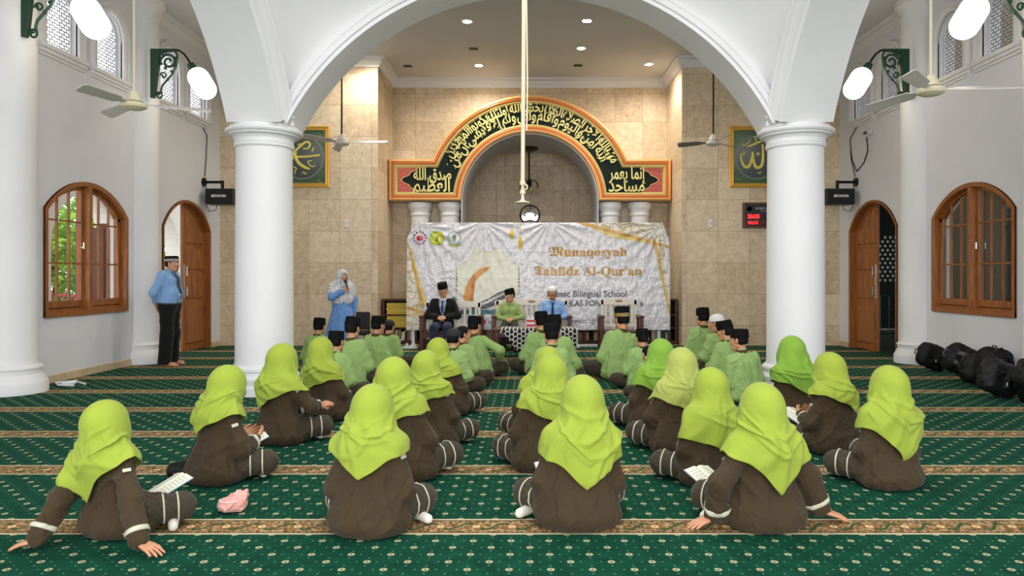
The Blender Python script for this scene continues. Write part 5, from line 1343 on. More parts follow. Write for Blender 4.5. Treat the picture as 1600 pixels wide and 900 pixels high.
def open_book(loc, yaw, pitch, size, lab, sc=1.0):
    t = thing('open_book', loc, lab, 'book'); t.rotation_euler = (pitch, 0, yaw)
    W2, H2 = 0.095*size, 0.13*size
    def page(e): 
        m_ = MB(); n_ = 8
        for i in range(n_+1):
            u = i/n_; x = e*W2*u; z = 0.016*math.sin(PI*min(1, u*1.1)**0.6)*(1-0.6*u)+0.008
            m_.v += [(x, -H2, z), (x, H2, z), (x, -H2, 0.003), (x, H2, 0.003)]
        for i in range(n_):
            b = 4*i; m_.f += [(b, b+1, b+5, b+4), (b+2, b+6, b+7, b+3), (b, b+4, b+6, b+2), (b+1, b+3, b+7, b+5)]
        m_.f += [(0, 2, 3, 1), (4*n_, 4*n_+1, 4*n_+3, 4*n_+2)]
        return m_
    for e in (-1, 1):
        o = page(e).build('pages', bookp, t, smooth=True)
        tx = MB()
        for k in range(8):
            u0, u1 = 0.18, 0.86; z = 0.0
            pts = []
            for u in np.linspace(u0, u1, 5): pts.append((e*W2*u, 0.016*math.sin(PI*min(1, u*1.1)**0.6)*(1-0.6*u)+0.0092))
            y = H2*(0.75-0.2*k)
            b = len(tx.v)
            for x, z in pts: tx.v += [(x, y-0.003, z), (x, y+0.003, z)]
            tx.f += [(b+2*i, b+2*i+2, b+2*i+3, b+2*i+1) for i in range(4)]
        tx.build('text_lines', mat('page_text', (186, 186, 174), 0.8), o)
    MB().box(-W2-0.004, W2+0.004, -H2-0.004, H2+0.004, 0.0, 0.003).build('cover', mat('book_cover_blue', (120, 160, 190), 0.5), t)
    return t

def student(kind, lab, pxb, pxh, ytop, Y, yaw, lean, seed, arms='lap', hem=None, hm=None, cap='peci', hyaw=0.0, hpitch=8.0, grp=None, kn=0.255, sk=None, zfix=None, captilt=0.0, stripes=True, wd=1.0, feet=()):
    girl = kind == 'girl'
    yaw, lean, hyaw, hpitch = [math.radians(q) for q in (yaw, lean, hyaw, hpitch)]
    X0 = (pxb-CX)*Y/F
    roll = math.asin(np.clip((pxh-pxb)*Y/F/0.66, -0.4, 0.4))
    # roll and lean are given in the hall's axes and turned into the sitter's
    ax = rotz(-yaw) @ V3(0, 1, 0); 
    Kx = np.array([[0, -ax[2], ax[1]], [ax[2], 0, -ax[0]], [-ax[1], ax[0], 0]]); Rr = np.eye(3)+math.sin(roll)*Kx+(1-math.cos(roll))*(Kx @ Kx)
    Rt = Rr @ rotx(-lean); pel = V3(0, -0.01, 0.12)
    T = lambda *q: pel+Rt @ (np.array(q, float)-pel)
    Rh = rotz(hyaw) @ rotx(-hpitch-lean*0.5); nz = 0.0 if girl else -0.022
    c = T(0, 0.005, 0.60+nz)+(T(0, 0.01, 0.60)-T(0, 0, 0.50))*0.4+rotx(-hpitch)@V3(0, 0.025, 0.068)
    top = c[2]+(0.122 if girl else 0.128)
    zt = zfix or (HC-(ytop-HY)*(Y+0.04)/F)
    sc = zt/top
    root = thing('person', (X0, Y, 0.0), lab, 'person', grp, rz=yaw); root.scale = (sc,)*3
    loc = lambda wpt: rotz(-yaw) @ ((np.array(wpt)-np.array((X0, Y, 0.0)))/sc)
    near = Y < 6.3; hb = 0.0065 if near else 0.0085; hc_ = 0.0115 if near else 0.0135
    # arms
    sh = [T(e*0.122*wd, 0.0, 0.475) for e in (-1, 1)]; wr = []; hd = []; hn = []; curl = 0.35; pole = []
    for i, e in enumerate((-1, 1)):
        if isinstance(arms, dict):
            g = loc(arms['LR'[i]]); g[2] = 0.055; out = unit(g-np.array((sh[i][0], sh[i][1], 0.055))*1.0)
            dd = rotz(-yaw) @ np.array(arms['d'+'LR'[i]]); wr.append(g+V3(0, 0, 0.012)-unit(dd)*0.06); hd.append(unit(dd)+V3(0, 0, -0.22)); hn.append(V3(0, 0, 1)); pole.append(V3(e*0.8, -0.6, 0.2)); curl = 0.14
        elif arms == 'lap': wr.append(V3(e*0.075, 0.22, 0.225)); hd.append(V3(-e*0.75, 0.55, -0.2)); hn.append(V3(0, 0.3, 1)); pole.append(V3(e*0.6, -0.8, -0.3))
        elif arms == 'book': wr.append(V3(e*0.10, 0.25, 0.255)); hd.append(V3(-e*0.35, 0.75, 0.25)); hn.append(V3(e*0.8, 0.1, -0.5)); pole.append(V3(e*0.6, -0.7, -0.4))
        elif arms == 'knees': wr.append(V3(e*0.25, 0.19, 0.225)); hd.append(V3(e*0.3, 0.75, -0.4)); hn.append(V3(0, 0.3, 1)); pole.append(V3(e, -0.6, 0))
        elif arms == 'clasp': wr.append(T(0.12+0.03*e, 0.27, 0.26)); hd.append(V3(0.5-0.2*e, 0.4, 0.2)); hn.append(V3(0.2*e, -0.3, 1)); pole.append(V3(e, -0.6, -0.3))
    el = []
    for i in (0, 1):
        L1, L2 = (0.255, 0.235)
        if isinstance(arms, dict):
            D_ = np.linalg.norm(wr[i]-sh[i]); k = max(1.0, D_/0.487); L1, L2 = L1*k, L2*k
        e_, w_ = ik(sh[i], wr[i], L1, L2, pole[i]); el.append(e_); wr[i] = w_
    # body
    S = SDF()
    S.cap((0, -0.01, 0.12), T(0, 0, 0.30), 0.095, 0.085, 0.04); S.cap(T(-0.045, 0, 0.41), T(0.045, 0, 0.41), 0.08, k=0.05)
    S.cap(T(-0.09, 0, 0.475), T(0.09, 0, 0.475), 0.046, k=0.04); S.cap(T(0, -0.005, 0.49), c+Rh @ V3(0, -0.018, -0.05), 0.054, 0.050, 0.03)
    head_prims(S, c, Rh)
    for i, e in enumerate((-1, 1)):
        S.cap(sh[i], el[i], 0.044, 0.036, 0.02); S.cap(el[i], wr[i], 0.036, 0.026, 0.02); hand_prims(S, wr[i], hd[i], hn[i], -e if True else e, curl, 0.16 if isinstance(arms, dict) else 0.05)
    cross_legs(S, 0.085, 0.055, 0.050, 0.034, 0.02, kn)
    FT = {}
    for e in (-1, 1):
        FT[e] = [np.array(q) for q in (((-e*0.05, 0.325, 0.055), (-e*0.21, 0.215, 0.042), (-e*0.315, 0.120, 0.034)) if -e in feet else ((-e*0.05, 0.335+0.04*e, 0.055), (-e*0.18, 0.30+0.05*e, 0.042), (-e*0.24, 0.275+0.05*e, 0.036)))]
        S.cap(FT[e][0], FT[e][1], 0.034, 0.030, 0.02); S.cap(FT[e][1], FT[e][2], 0.030, 0.022, 0.01)
    S.clip = zclip
    vv, Q = S.mesh(hb); fast_mesh('body', vv, Q, [skin, lipm], root, lips_index(vv, Q, c, Rh))
    face_parts(root, c, Rh)
    # clothes
    J = SDF(); bt = 0.128 if girl else 0.120
    J.cap((-(0.078 if girl else 0.064)*wd, -0.02, 0.135), ((0.078 if girl else 0.064)*wd, -0.02, 0.135), bt, k=0.05)
    J.cap(T(-0.055*wd, -0.008, 0.28), T(0.055*wd, -0.008, 0.28), 0.110, k=0.06); J.cap(T(-0.058*wd, -0.006, 0.41), T(0.058*wd, -0.006, 0.41), 0.102, k=0.06)
    for i, e in enumerate((-1, 1)):
        J.cap(T(e*0.04, 0.0, 0.505), T(e*0.112*wd, 0.0, 0.472), 0.054, 0.058, 0.05)
        J.cap(sh[i], el[i], 0.060, 0.056, 0.035); J.cap(el[i], wr[i]-unit(wr[i]-el[i])*0.012, 0.057, 0.049, 0.03)
        if girl: J.cap((e*0.07, 0.02, 0.12), (e*0.17, 0.14, 0.12), 0.105, 0.085, 0.05)
    if girl: J.ell((0, -0.015, 0.06), (0.240, 0.180, 0.105), 0.06)
    else:
        J.cap(T(0, -0.004, 0.50), T(0, -0.002, 0.545), 0.066, 0.058, 0.03); J.ell((0, -0.015, 0.06), (0.185*wd, 0.165, 0.085), 0.05)
    w0 = wrinkle(seed, 0.021); r3 = np.random.RandomState(seed+900); fa = [(r3.uniform(4, 9), r3.uniform(0, 6.28), r3.uniform(-5, 5)) for _ in range(3)]
    def pleat(P):                                           # long folds running down to the seat
        a = np.arctan2(P[:, 0], -P[:, 1]-0.0); z = P[:, 2]; q = np.zeros(len(P), f32)
        for n_, p_, sl in fa: q = np.maximum(q, (1-np.abs(np.sin(0.5*(n_*a+p_+sl*z+0.7*np.sin(9*z+p_)))))**4)
        return (w0(P)-0.012*q*np.clip((0.44-z)/0.12, 0, 1)*np.clip((z-0.02)/0.08, 0, 1)).astype(f32)
    J.wr = pleat; J.clip = zclip
    vv, Q = J.mesh(hc_); fast_mesh('tunic' if girl else 'shirt', vv, Q, olive if girl else shirtg, root)
    L_ = SDF(); cross_legs(L_, 0.102, 0.082, 0.078, 0.056, 0.04, kn); L_.wr = wrinkle(seed+5, 0.016); L_.clip = zclip
    vv, Q = L_.mesh(hc_); fast_mesh('trousers', vv, Q, trous, root)
    if girl:
        if stripes:
            for e in (-1, 1):
                a, b = np.array((e*0.085, 0.0, 0.115)), np.array((e*kn, 0.235, 0.12))
                for t0 in (0.62, 0.90): band(L_, a+(b-a)*t0, a+(b-a)*(t0+0.034), 0.15, root, cuffm)
        for i in (0, 1):
            d = unit(wr[i]-el[i]); band(J, wr[i]-d*0.080, wr[i]-d*0.052, 0.072, root, cuffm, 'cuff_band')
            if near:                                        # sleeve badge
                d2 = unit(el[i]-sh[i]); o2 = unit((-1, 1)[i]*(Rt @ V3(1, -0.5, 0.3))); pz = sh[i]+d2*0.07
                t_ = 0.0; p_ = pz+o2*0.2
                for _ in range(12): p_ = p_-o2*np.clip(J.ev(p_[None].astype(f32))[0], -0.02, 0.05)*0.9
                u_ = unit(np.cross(o2, d2)); MB().obox(p_+o2*0.002, u_*0.022, d2*0.011, o2*0.002).build('sleeve_badge', cuffm, root)
        K = SDF()
        for e in (-1, 1): K.cap((-e*0.02, 0.33+0.04*e, 0.062), (-e*0.05, 0.335+0.04*e, 0.055), 0.044, 0.044, 0.02); K.cap(FT[e][0], FT[e][1], 0.042, 0.037, 0.02); K.cap(FT[e][1], FT[e][2]+unit(FT[e][2]-FT[e][1])*0.006, 0.037, 0.028, 0.01)
        K.clip = zclip; vv, Q = K.mesh(0.012); fast_mesh('socks', vv, Q, sock, root)
        D = SDF()
        D.ell(c+Rh @ V3(0, -0.020, 0.016), (0.095, 0.118, 0.106), 0.05, Rh); D.ell(c+Rh @ V3(0, 0.010, -0.040), (0.080, 0.090, 0.095), 0.05, Rh)
        D.cap(c+Rh @ V3(0, -0.045, -0.03), T(0, -0.02, 0.50), 0.103, 0.122, 0.07)
        D.cap(T(-0.100*wd, 0.0, 0.482), T(0.100*wd, 0.0, 0.482), 0.074, k=0.06); D.cap(T(-0.055, -0.012, 0.41), T(0.055, -0.012, 0.41), 0.118, k=0.07)
        D.cap(T(-0.045, -0.012, 0.28), T(0.045, -0.012, 0.28), 0.126, k=0.07)
        for i in (0, 1): D.cap(sh[i], sh[i]+(el[i]-sh[i])*0.6, 0.074, 0.072, 0.05)
        a0, z0, zl, zr, zf = hem or (0.0, 0.27, 0.42, 0.42, 0.34)
        drape(root, D, None, T(0, 0, 0.25), hem_fn(a0, z0, zl, zr, zf), c, Rh, hm or lime, seed, 0.021)
    else:
        hair_mesh(root, c, Rh)
        m_ = MB().lathe([(0.060, -0.012), (0.066, 0.0), (0.064, 0.020), (0.058, 0.030), (0.054, 0.028), (0.054, -0.01)], n=24)
        Rm = Matrix(Rt.tolist()); o_ = Vector(T(0, -0.004, 0.548)); m_.xform(lambda p: o_+Rm @ p).build('collar', collar, root, smooth=True, ang=60)
        if cap == 'peci': peci(root, c, Rh, math.radians(captilt))
        elif cap == 'tall': peci(root, c, Rh, math.radians(captilt), 0.125, bandm=mat('gold_weave', (140, 116, 62), 0.6, var=0.6, vscale=60))
        elif cap == 'white': skullcap(root, c, Rh, capw)
        elif cap == 'dome': skullcap(root, c, Rh, mat('dark_knit', (36, 36, 36), 0.9))
        if cap == 'net':
            peci(root, c, Rh, math.radians(captilt))
    return root, loc

GG = 'seated schoolgirls in lime hijabs and olive brown uniforms'; BG = 'seated schoolboys in light green shirts'
girls = [
 dict(lab='girl in lime hijab leaning back on both straightened arms, nearest to the pink pouch', pxb=186, pxh=184, ytop=621, Y=3.97, yaw=-22, lean=-12, seed=11, feet=(1,), arms=dict(L=(-2.56, 3.68, 0), R=(-1.915, 3.62, 0), dL=(-0.95, -0.1, 0), dR=(0.85, -0.35, 0)), hem=(-0.25, 0.22, 0.46, 0.50, 0.36)),
 dict(lab='girl in lime hijab with a book on her lap and black bag beside her', pxb=338, pxh=343, ytop=574, Y=4.97, yaw=-35, lean=4, seed=12, arms='book', hem=(-0.1, 0.36, 0.52, 0.50, 0.40), hpitch=22),
 dict(lab='girl in lime hijab with clasped hands sitting right in front of the thick white column', pxb=438, pxh=430, ytop=539, Y=6.12, yaw=-28, lean=4, seed=13, arms='clasp', hem=(-0.45, 0.30, 0.40, 0.46, 0.40), hpitch=16),
 dict(lab='girl in lime hijab beside the white column, just behind a boy in tall black cap', pxb=512, pxh=492, ytop=528, Y=7.12, yaw=-24, lean=3, seed=14, arms='lap', hem=(-0.3, 0.33, 0.45, 0.42, 0.40)),
 dict(lab='girl in lime hijab with bunched nape gathers, nearest girl left of the aisle', pxb=577, pxh=576, ytop=604, Y=3.99, yaw=-4, lean=6, seed=15, feet=(1,), arms='lap', hem=(-0.12, 0.32, 0.47, 0.46, 0.38)),
 dict(lab='girl in lime hijab half hidden directly in front of the girl with bunched nape gathers', pxb=632, pxh=604, ytop=560, Y=5.05, yaw=-14, lean=4, seed=16, arms='lap', hem=(-0.2, 0.40, 0.50, 0.46, 0.40)),
 dict(lab='third girl of the column left of the aisle, hijab hem lifted over her back', pxb=676, pxh=656, ytop=549, Y=5.98, yaw=-16, lean=5, seed=17, arms='lap', hem=(-0.4, 0.38, 0.44, 0.46, 0.40)),
 dict(lab='farthest girl left of the aisle, in lime hijab before a boy in dark round cap', pxb=700, pxh=674, ytop=529, Y=7.35, yaw=-16, lean=5, seed=18, arms='lap', hem=(-0.3, 0.36, 0.46, 0.44, 0.40)),
 dict(lab='girl in smooth lime hijab with a long point down her back, centre front', pxb=903, pxh=916, ytop=589, Y=4.10, yaw=8, lean=4, seed=19, feet=(-1,), arms='lap', hem=(0.10, 0.22, 0.40, 0.38, 0.34)),
 dict(lab='girl in lime hijab just ahead of the girl with the long smooth point', pxb=848, pxh=868, ytop=556, Y=5.30, yaw=10, lean=4, seed=20, arms='lap', hem=(0.15, 0.36, 0.46, 0.44, 0.38)),
 dict(lab='farthest girl right of the aisle, lime hijab just behind three boys in black caps', pxb=842, pxh=864, ytop=543, Y=6.20, yaw=10, lean=3, seed=21, arms='lap', hem=(0.1, 0.34, 0.44, 0.42, 0.38)),
 dict(lab='girl in lime hijab with hem swept to one shoulder, next to the small bowing boy', pxb=1020, pxh=1042, ytop=531, Y=6.65, yaw=16, lean=5, seed=22, arms='lap', hem=(0.35, 0.30, 0.42, 0.34, 0.36), hm=lime3),
 dict(lab='girl in pale yellowish green hijab reading a small book', pxb=1058, pxh=1074, ytop=546, Y=5.80, yaw=14, lean=4, seed=23, arms='book', hem=(0.9, 0.26, 0.44, 0.30, 0.34), hm=lime2, hpitch=20),
 dict(lab='girl in long plain lime hijab covering her arms, beside the girl propped on her hands', pxb=1108, pxh=1122, ytop=576, Y=4.92, yaw=24, lean=4, seed=24, arms='lap', hem=(0.5, 0.22, 0.34, 0.30, 0.32)),
 dict(lab='girl in lime hijab propped on both hands with palms on the brown carpet band', pxb=1194, pxh=1180, ytop=596, Y=4.08, yaw=12, lean=-8, seed=25, feet=(-1,), arms=dict(L=(0.965, 4.00, 0), R=(1.715, 4.12, 0), dL=(-0.85, -0.25, 0), dR=(0.95, -0.15, 0)), hem=(0.12, 0.21, 0.45, 0.42, 0.36)),
 dict(lab='girl in greener hijab sitting against the far white column', pxb=1243, pxh=1242, ytop=526, Y=6.92, yaw=18, lean=3, seed=26, arms='lap', hem=(0.2, 0.28, 0.42, 0.36, 0.36), hm=lime3),
 dict(lab='girl in lime hijab bending over a white book, beside the girl in greener hijab', pxb=1303, pxh=1312, ytop=554, Y=5.78, yaw=26, lean=6, seed=27, arms='book', hem=(0.5, 0.36, 0.50, 0.42, 0.40), hpitch=22),
 dict(lab='girl in lime hijab sitting alone nearest the backpack pile, two stripes on each knee', pxb=1388, pxh=1400, ytop=573, Y=4.86, yaw=14, lean=3, seed=28, arms='lap', hem=(0.08, 0.18, 0.42, 0.36, 0.34), kn=0.245),
]
boys = [
 dict(lab='boy in black cap seated beside the column, in front of the woman in blue', pxb=494, pxh=496, ytop=497, Y=10.5, yaw=-10, lean=4, seed=41),
 dict(lab='boy in tall black cap just beyond the girl beside the white column', pxb=524, pxh=518, ytop=517, Y=8.05, yaw=-16, lean=5, seed=42, captilt=4),
 dict(lab='boy in black cap whose head overlaps the hem of the blue dress', pxb=552, pxh=545, ytop=496, Y=9.10, yaw=-14, lean=3, seed=43, captilt=-6),
 dict(lab='boy in black cap seated just before the low black chair, face turned to the benches', pxb=584, pxh=588, ytop=494, Y=10.15, yaw=-16, lean=3, seed=44, hyaw=-14),
 dict(lab='boy in dark round cap seated before the bookcase of yellow books', pxb=608, pxh=604, ytop=499, Y=11.0, yaw=-18, lean=3, seed=45, cap='dome'),
 dict(lab='boy in dark round cap behind the last hijab left of the aisle', pxb=706, pxh=705, ytop=513, Y=8.45, yaw=-14, lean=4, seed=46, cap='dome'),
 dict(lab='boy in black cap before the man in dark suit, forearm on his knee', pxb=747, pxh=736, ytop=494, Y=10.05, yaw=-20, lean=3, seed=47, wd=1.1, hyaw=-10, arms='knees'),
 dict(lab='bareheaded dark-haired boy half hidden between two boys left of the aisle', pxb=722, pxh=716, ytop=508, Y=9.25, yaw=-28, lean=6, seed=48, cap='none', hyaw=-30),
 dict(lab='boy in black cap nearest the low table, partly hiding the seated man in blue shirt', pxb=842, pxh=848, ytop=487, Y=10.25, yaw=10, lean=3, seed=49),
 dict(lab='boy in black cap second from the low table, mostly hidden by the next boy', pxb=874, pxh=866, ytop=492, Y=9.25, yaw=8, lean=3, seed=50),
 dict(lab='boy in black cap directly in front of the farthest girl right of the aisle', pxb=862, pxh=864, ytop=505, Y=8.30, yaw=10, lean=4, seed=51),
 dict(lab='boy in tall black cap with gold woven band before the empty bench', pxb=966, pxh=976, ytop=482, Y=9.85, yaw=12, lean=4, seed=52, wd=1.12, cap='tall', captilt=6, hyaw=10),
 dict(lab='boy mostly hidden behind the boy with the gold-banded cap', pxb=974, pxh=974, ytop=500, Y=10.85, yaw=8, lean=4, seed=53),
 dict(lab='boy in low black cap seated before the corner of the banner', pxb=1000, pxh=1009, ytop=514, Y=8.95, yaw=10, lean=4, seed=54),
 dict(lab='small boy bowing low, almost hidden beside a lime hijab', pxb=1022, pxh=1026, ytop=545, Y=8.05, yaw=14, lean=22, seed=55, cap='none', zfix=0.62, hpitch=30),
 dict(lab='boy in black cap seated farthest forward against the tiled wall', pxb=1096, pxh=1102, ytop=481, Y=11.0, yaw=10, lean=3, seed=56),
 dict(lab='boy in white knitted cap turned to the side near the column', pxb=1120, pxh=1127, ytop=490, Y=10.15, yaw=24, lean=4, seed=57, cap='white', hyaw=20),
 dict(lab='boy in tilted black cap right after the boy in white cap, face in profile', pxb=1134, pxh=1143, ytop=502, Y=9.2, yaw=28, lean=5, seed=58, hyaw=22, captilt=-10),
 dict(lab='broad-backed boy in black cap, last of the boys beside the far column', pxb=1166, pxh=1160, ytop=514, Y=8.12, yaw=24, lean=4, seed=59, wd=1.3, hyaw=24, captilt=8),
]
for g in girls: student('girl', grp=GG, **g)
for b_ in boys: student('boy', grp=BG, **b_)
# ------------------------------------------------------------------ adults
def strip(S, pts, hw, mt, name, parent, off=0.006, thick=0.003, y0=0.9, n=24):
    """A ribbon laid on the front of a garment: polyline of (x, z), each row dropped along -y onto S."""
    L = np.cumsum([0]+[math.hypot(pts[i+1][0]-pts[i][0], pts[i+1][1]-pts[i][1]) for i in range(len(pts)-1)]); q = np.linspace(0, L[-1], n)
    x = np.interp(q, L, [p[0] for p in pts]); z = np.interp(q, L, [p[1] for p in pts]); hw_ = np.interp(q, L, hw) if isinstance(hw, (list, tuple)) else np.full(n, hw)
    dx, dz = np.gradient(x), np.gradient(z); l = np.hypot(dx, dz); nx_, nz_ = -dz/l, dx/l
    P = np.concatenate([np.stack([x+nx_*hw_*e, np.full(n, y0), z+nz_*hw_*e], 1) for e in (-1, 0, 1)]).astype(f32); t = np.zeros(len(P), f32)
    for _ in range(30): P2 = P.copy(); P2[:, 1] -= t; t += np.clip(S.ev(P2), -0.03, 0.2)*0.9
    P[:, 1] -= np.minimum(t, y0+0.2)-off
    Q = [(k*n+i, k*n+i+1, (k+1)*n+i+1, (k+1)*n+i) for k in (0, 1) for i in range(n-1)]
    o = fast_mesh(name, P, Q, mt, parent); sd = o.modifiers.new('s', 'SOLIDIFY'); sd.thickness = thick; sd.offset = 0; return o
def card(S, x, z, w_, h_, mt, parent):
    o = strip(S, [(x, z+h_), (x, z-h_)], w_, mt, 'id_card', parent, 0.010, 0.004, n=6)
    strip(S, [(x, z+h_*0.3), (x, z-h_*0.7)], w_*0.7, mat('card_blue', (90, 140, 200), 0.3), 'card_photo', o, 0.014, 0.002, n=4); return o

def seated_man(lab, X0, Y, ztop, hyaw, hpitch, htilt, top, bottom, seed, cap='peci', jacket=None, tie=None, hands=(0.0, 0.27, 0.24), seat=0.375, sk=None, fat=1.0, glasses=False, moustache=False, idc=False, pocket=False, lean=0.02, hs=1.10):
    sk = sk or skin; ref = 0.76+(0.128 if cap == 'peci' else 0.124)*hs; sc = (ztop-seat)/ref
    root = thing('person', (X0, Y, seat), lab, 'person', None, rz=PI); root.scale = (sc,)*3; fl = -seat/sc
    T = lambda *q: np.array((q[0], q[1]+0.0+lean*q[2]/0.5, q[2]), float)
    c = T(0, 0.02, 0.76); Rh = rotz(math.radians(hyaw)) @ roty(math.radians(htilt)) @ rotx(-math.radians(hpitch))
    sh = [T(e*0.175*fat, -0.005, 0.525) for e in (-1, 1)]; el = []; wr = []
    for i, e in enumerate((-1, 1)):
        e_, w_ = ik(sh[i], np.array((hands[0]+e*0.085, hands[1]-0.055, hands[2]+0.012)), 0.275, 0.245, (e*0.9, -0.45, -0.3)); el.append(e_); wr.append(w_)
    S = SDF(); S.cap((-0.06, 0, 0.10), (0.06, 0, 0.10), 0.10, k=0.04); S.cap((0, 0, 0.12), T(0, 0, 0.42), 0.10, 0.10, 0.05); S.cap(T(-0.07, 0, 0.44), T(0.07, 0, 0.44), 0.09, k=0.05)
    S.cap(T(-0.13, 0, 0.53), T(0.13, 0, 0.53), 0.05, k=0.04); S.cap(T(0, -0.004, 0.54), c+Rh @ V3(0, -0.016, -0.05), 0.060, 0.056, 0.03); head_prims(S, c, Rh, hs)
    for i, e in enumerate((-1, 1)):
        S.cap(sh[i], el[i], 0.046, 0.040, 0.02); S.cap(el[i], wr[i], 0.040, 0.029, 0.02)
        hand_prims(S, wr[i], V3(-e*0.85, 0.45, -0.12-0.1*i), V3(0, 0.75, 0.65), -e, 0.45, 0.03)
    kn_ = [(e*0.125, 0.43, 0.075) for e in (-1, 1)]; an = [(e*0.12, 0.42, fl+0.085) for e in (-1, 1)]
    for i, e in enumerate((-1, 1)):
        S.cap((e*0.085, 0.02, 0.09), kn_[i], 0.075, 0.052, 0.02); S.cap(kn_[i], an[i], 0.050, 0.036, 0.02); S.cap(an[i], (e*0.14, 0.56, fl+0.04), 0.036, 0.026, 0.02)
    vv, Q = S.mesh(0.0065); fast_mesh('body', vv, Q, [sk, lipm], root, lips_index(vv, Q, c, Rh)); face_parts(root, c, Rh*hs, glasses=glasses, moustache=moustache); hair_mesh(root, c, Rh, hs=hs)
    def torso(g=0.0, k=1.0):
        J = SDF(); J.cap((-0.075*fat, 0, 0.115), (0.075*fat, 0, 0.115), 0.125+g, k=0.05); J.cap(T(-0.06*fat, 0.015*fat, 0.27), T(0.06*fat, 0.015*fat, 0.27), 0.122*fat**0.5+g, k=0.06); J.cap(T(-0.085*fat, 0.0, 0.43), T(0.085*fat, 0, 0.43), 0.112+g, k=0.06)
        J.cap(T(0, -0.004, 0.535), T(0, 0, 0.585), 0.066+g*0.5, 0.060+g*0.3, 0.03)
        for i, e in enumerate((-1, 1)):
            J.cap(T(e*0.05, 0, 0.555), T(e*0.165*fat, 0, 0.522), 0.052+g, 0.060+g, 0.045); J.cap(sh[i], el[i], 0.062+g, 0.056+g, 0.03); J.cap(el[i], wr[i]-unit(wr[i]-el[i])*(0.01+g), 0.054+g, 0.041+g, 0.03)
        J.wr = wrinkle(seed, 0.010); return J
    J = torso(); vv, Q = J.mesh(0.0115); fast_mesh('shirt', vv, Q, top, root)
    for e in (-1, 1):                                       # shirt collar points
        strip(J, [(e*0.052, 0.60), (e*0.045, 0.565), (e*0.016, 0.535)], [0.012, 0.02, 0.006], top, 'collar', root, 0.012, 0.005)
    if tie: strip(J, [(0, 0.545), (0, 0.50), (0, 0.24), (0, 0.205)], [0.016, 0.018, 0.036, 0.004], tie, 'tie', root, 0.010, 0.006); strip(J, [(0, 0.562), (0, 0.53)], [0.024, 0.014], tie, 'tie_knot', root, 0.018, 0.012)
    if jacket:
        K = torso(0.014); w0 = K.wr
        def cut(P):
            z0 = 0.17; s_ = np.maximum(np.abs(P[:, 0])-np.clip((P[:, 2]-z0)*0.19, 0.004, 0.068), 0.03-P[:, 1]); nk = np.maximum(P[:, 2]-0.60, -1)
            return np.maximum(-s_, nk).astype(f32)
        K.clip = cut; vv, Q = K.mesh(0.0105); fast_mesh('jacket', vv, Q, jacket, root)
        for e in (-1, 1): strip(K, [(e*0.072, 0.585), (e*0.085, 0.50), (e*0.05, 0.36), (e*0.022, 0.26)], [0.012, 0.026, 0.020, 0.006], jacket, 'lapel', root, 0.010, 0.006)
    else:
        strip(J, [(0, 0.545), (0, 0.20)], 0.012, top, 'placket', root, 0.004, 0.003)
        for z in (0.48, 0.41, 0.34, 0.27): strip(J, [(0, z+0.005), (0, z-0.005)], 0.005, collar if not tie else whitec, 'button', root, 0.009, 0.003, n=4)
        if pocket:
            for e in (-1, 1): strip(J, [(e*0.085, 0.44), (e*0.085, 0.35)], 0.042, top, 'pocket', root, 0.006, 0.004, n=8)
    if idc:
        for e in (-1, 1): strip(J, [(e*0.05, 0.565), (e*0.035, 0.42), (0.0, 0.33)], 0.006, mat('lanyard', (60, 110, 180), 0.6), 'lanyard', root, 0.016, 0.002)
        card(J, 0.02, 0.285, 0.036, 0.045, whitec, root)
    L_ = SDF()
    L_.cap((-0.06, 0.01, 0.105), (0.06, 0.01, 0.105), 0.112*fat**0.4, k=0.05)
    for i, e in enumerate((-1, 1)): L_.cap((e*0.085, 0.02, 0.095), kn_[i], 0.095, 0.074, 0.04); L_.cap(kn_[i], an[i], 0.074, 0.064, 0.03)
    L_.wr = wrinkle(seed+3, 0.010); vv, Q = L_.mesh(0.0125); fast_mesh('trousers', vv, Q, bottom, root)
    for i, e in enumerate((-1, 1)):
        Z = SDF(); Z.cap((e*0.12, 0.40, fl+0.05), (e*0.14, 0.55, fl+0.038), 0.046, 0.042, 0.03); Z.cap((e*0.14, 0.55, fl+0.036), (e*0.145, 0.61, fl+0.03), 0.042, 0.028, 0.02); Z.clip = lambda P, z=fl+0.002: (z-P[:, 2]).astype(f32)
        vv, Q = Z.mesh(0.010); fast_mesh('shoe', vv, Q, black, root)
    if cap == 'peci': peci(root, c, Rh*hs)
    else: skullcap(root, c, Rh*hs, capw)
    return root
seated_man('man in glasses, dark suit jacket and black cap seated with clasped hands', -1.66, 13.84, 1.285, -8, 14, 6, whitec, navy, 71, jacket=blk, tie=tiem, glasses=True, idc=True, fat=0.93)
seated_man('young man in green shirt and black cap looking aside on the long bench', -0.385, 13.84, 1.165, -58, 14, 0, cloth('sage_shirt', (150, 172, 104)), cloth('dark_patterned_trousers', (44, 42, 46)), 72, pocket=True, fat=0.88)
seated_man('man in light blue shirt, dark tie and white cap on the long bench', 0.43, 13.84, 1.222, -3, 2, 0, bluesh, blk, 73, cap='white', tie=tiem, sk=skin2, fat=1.02, moustache=True)

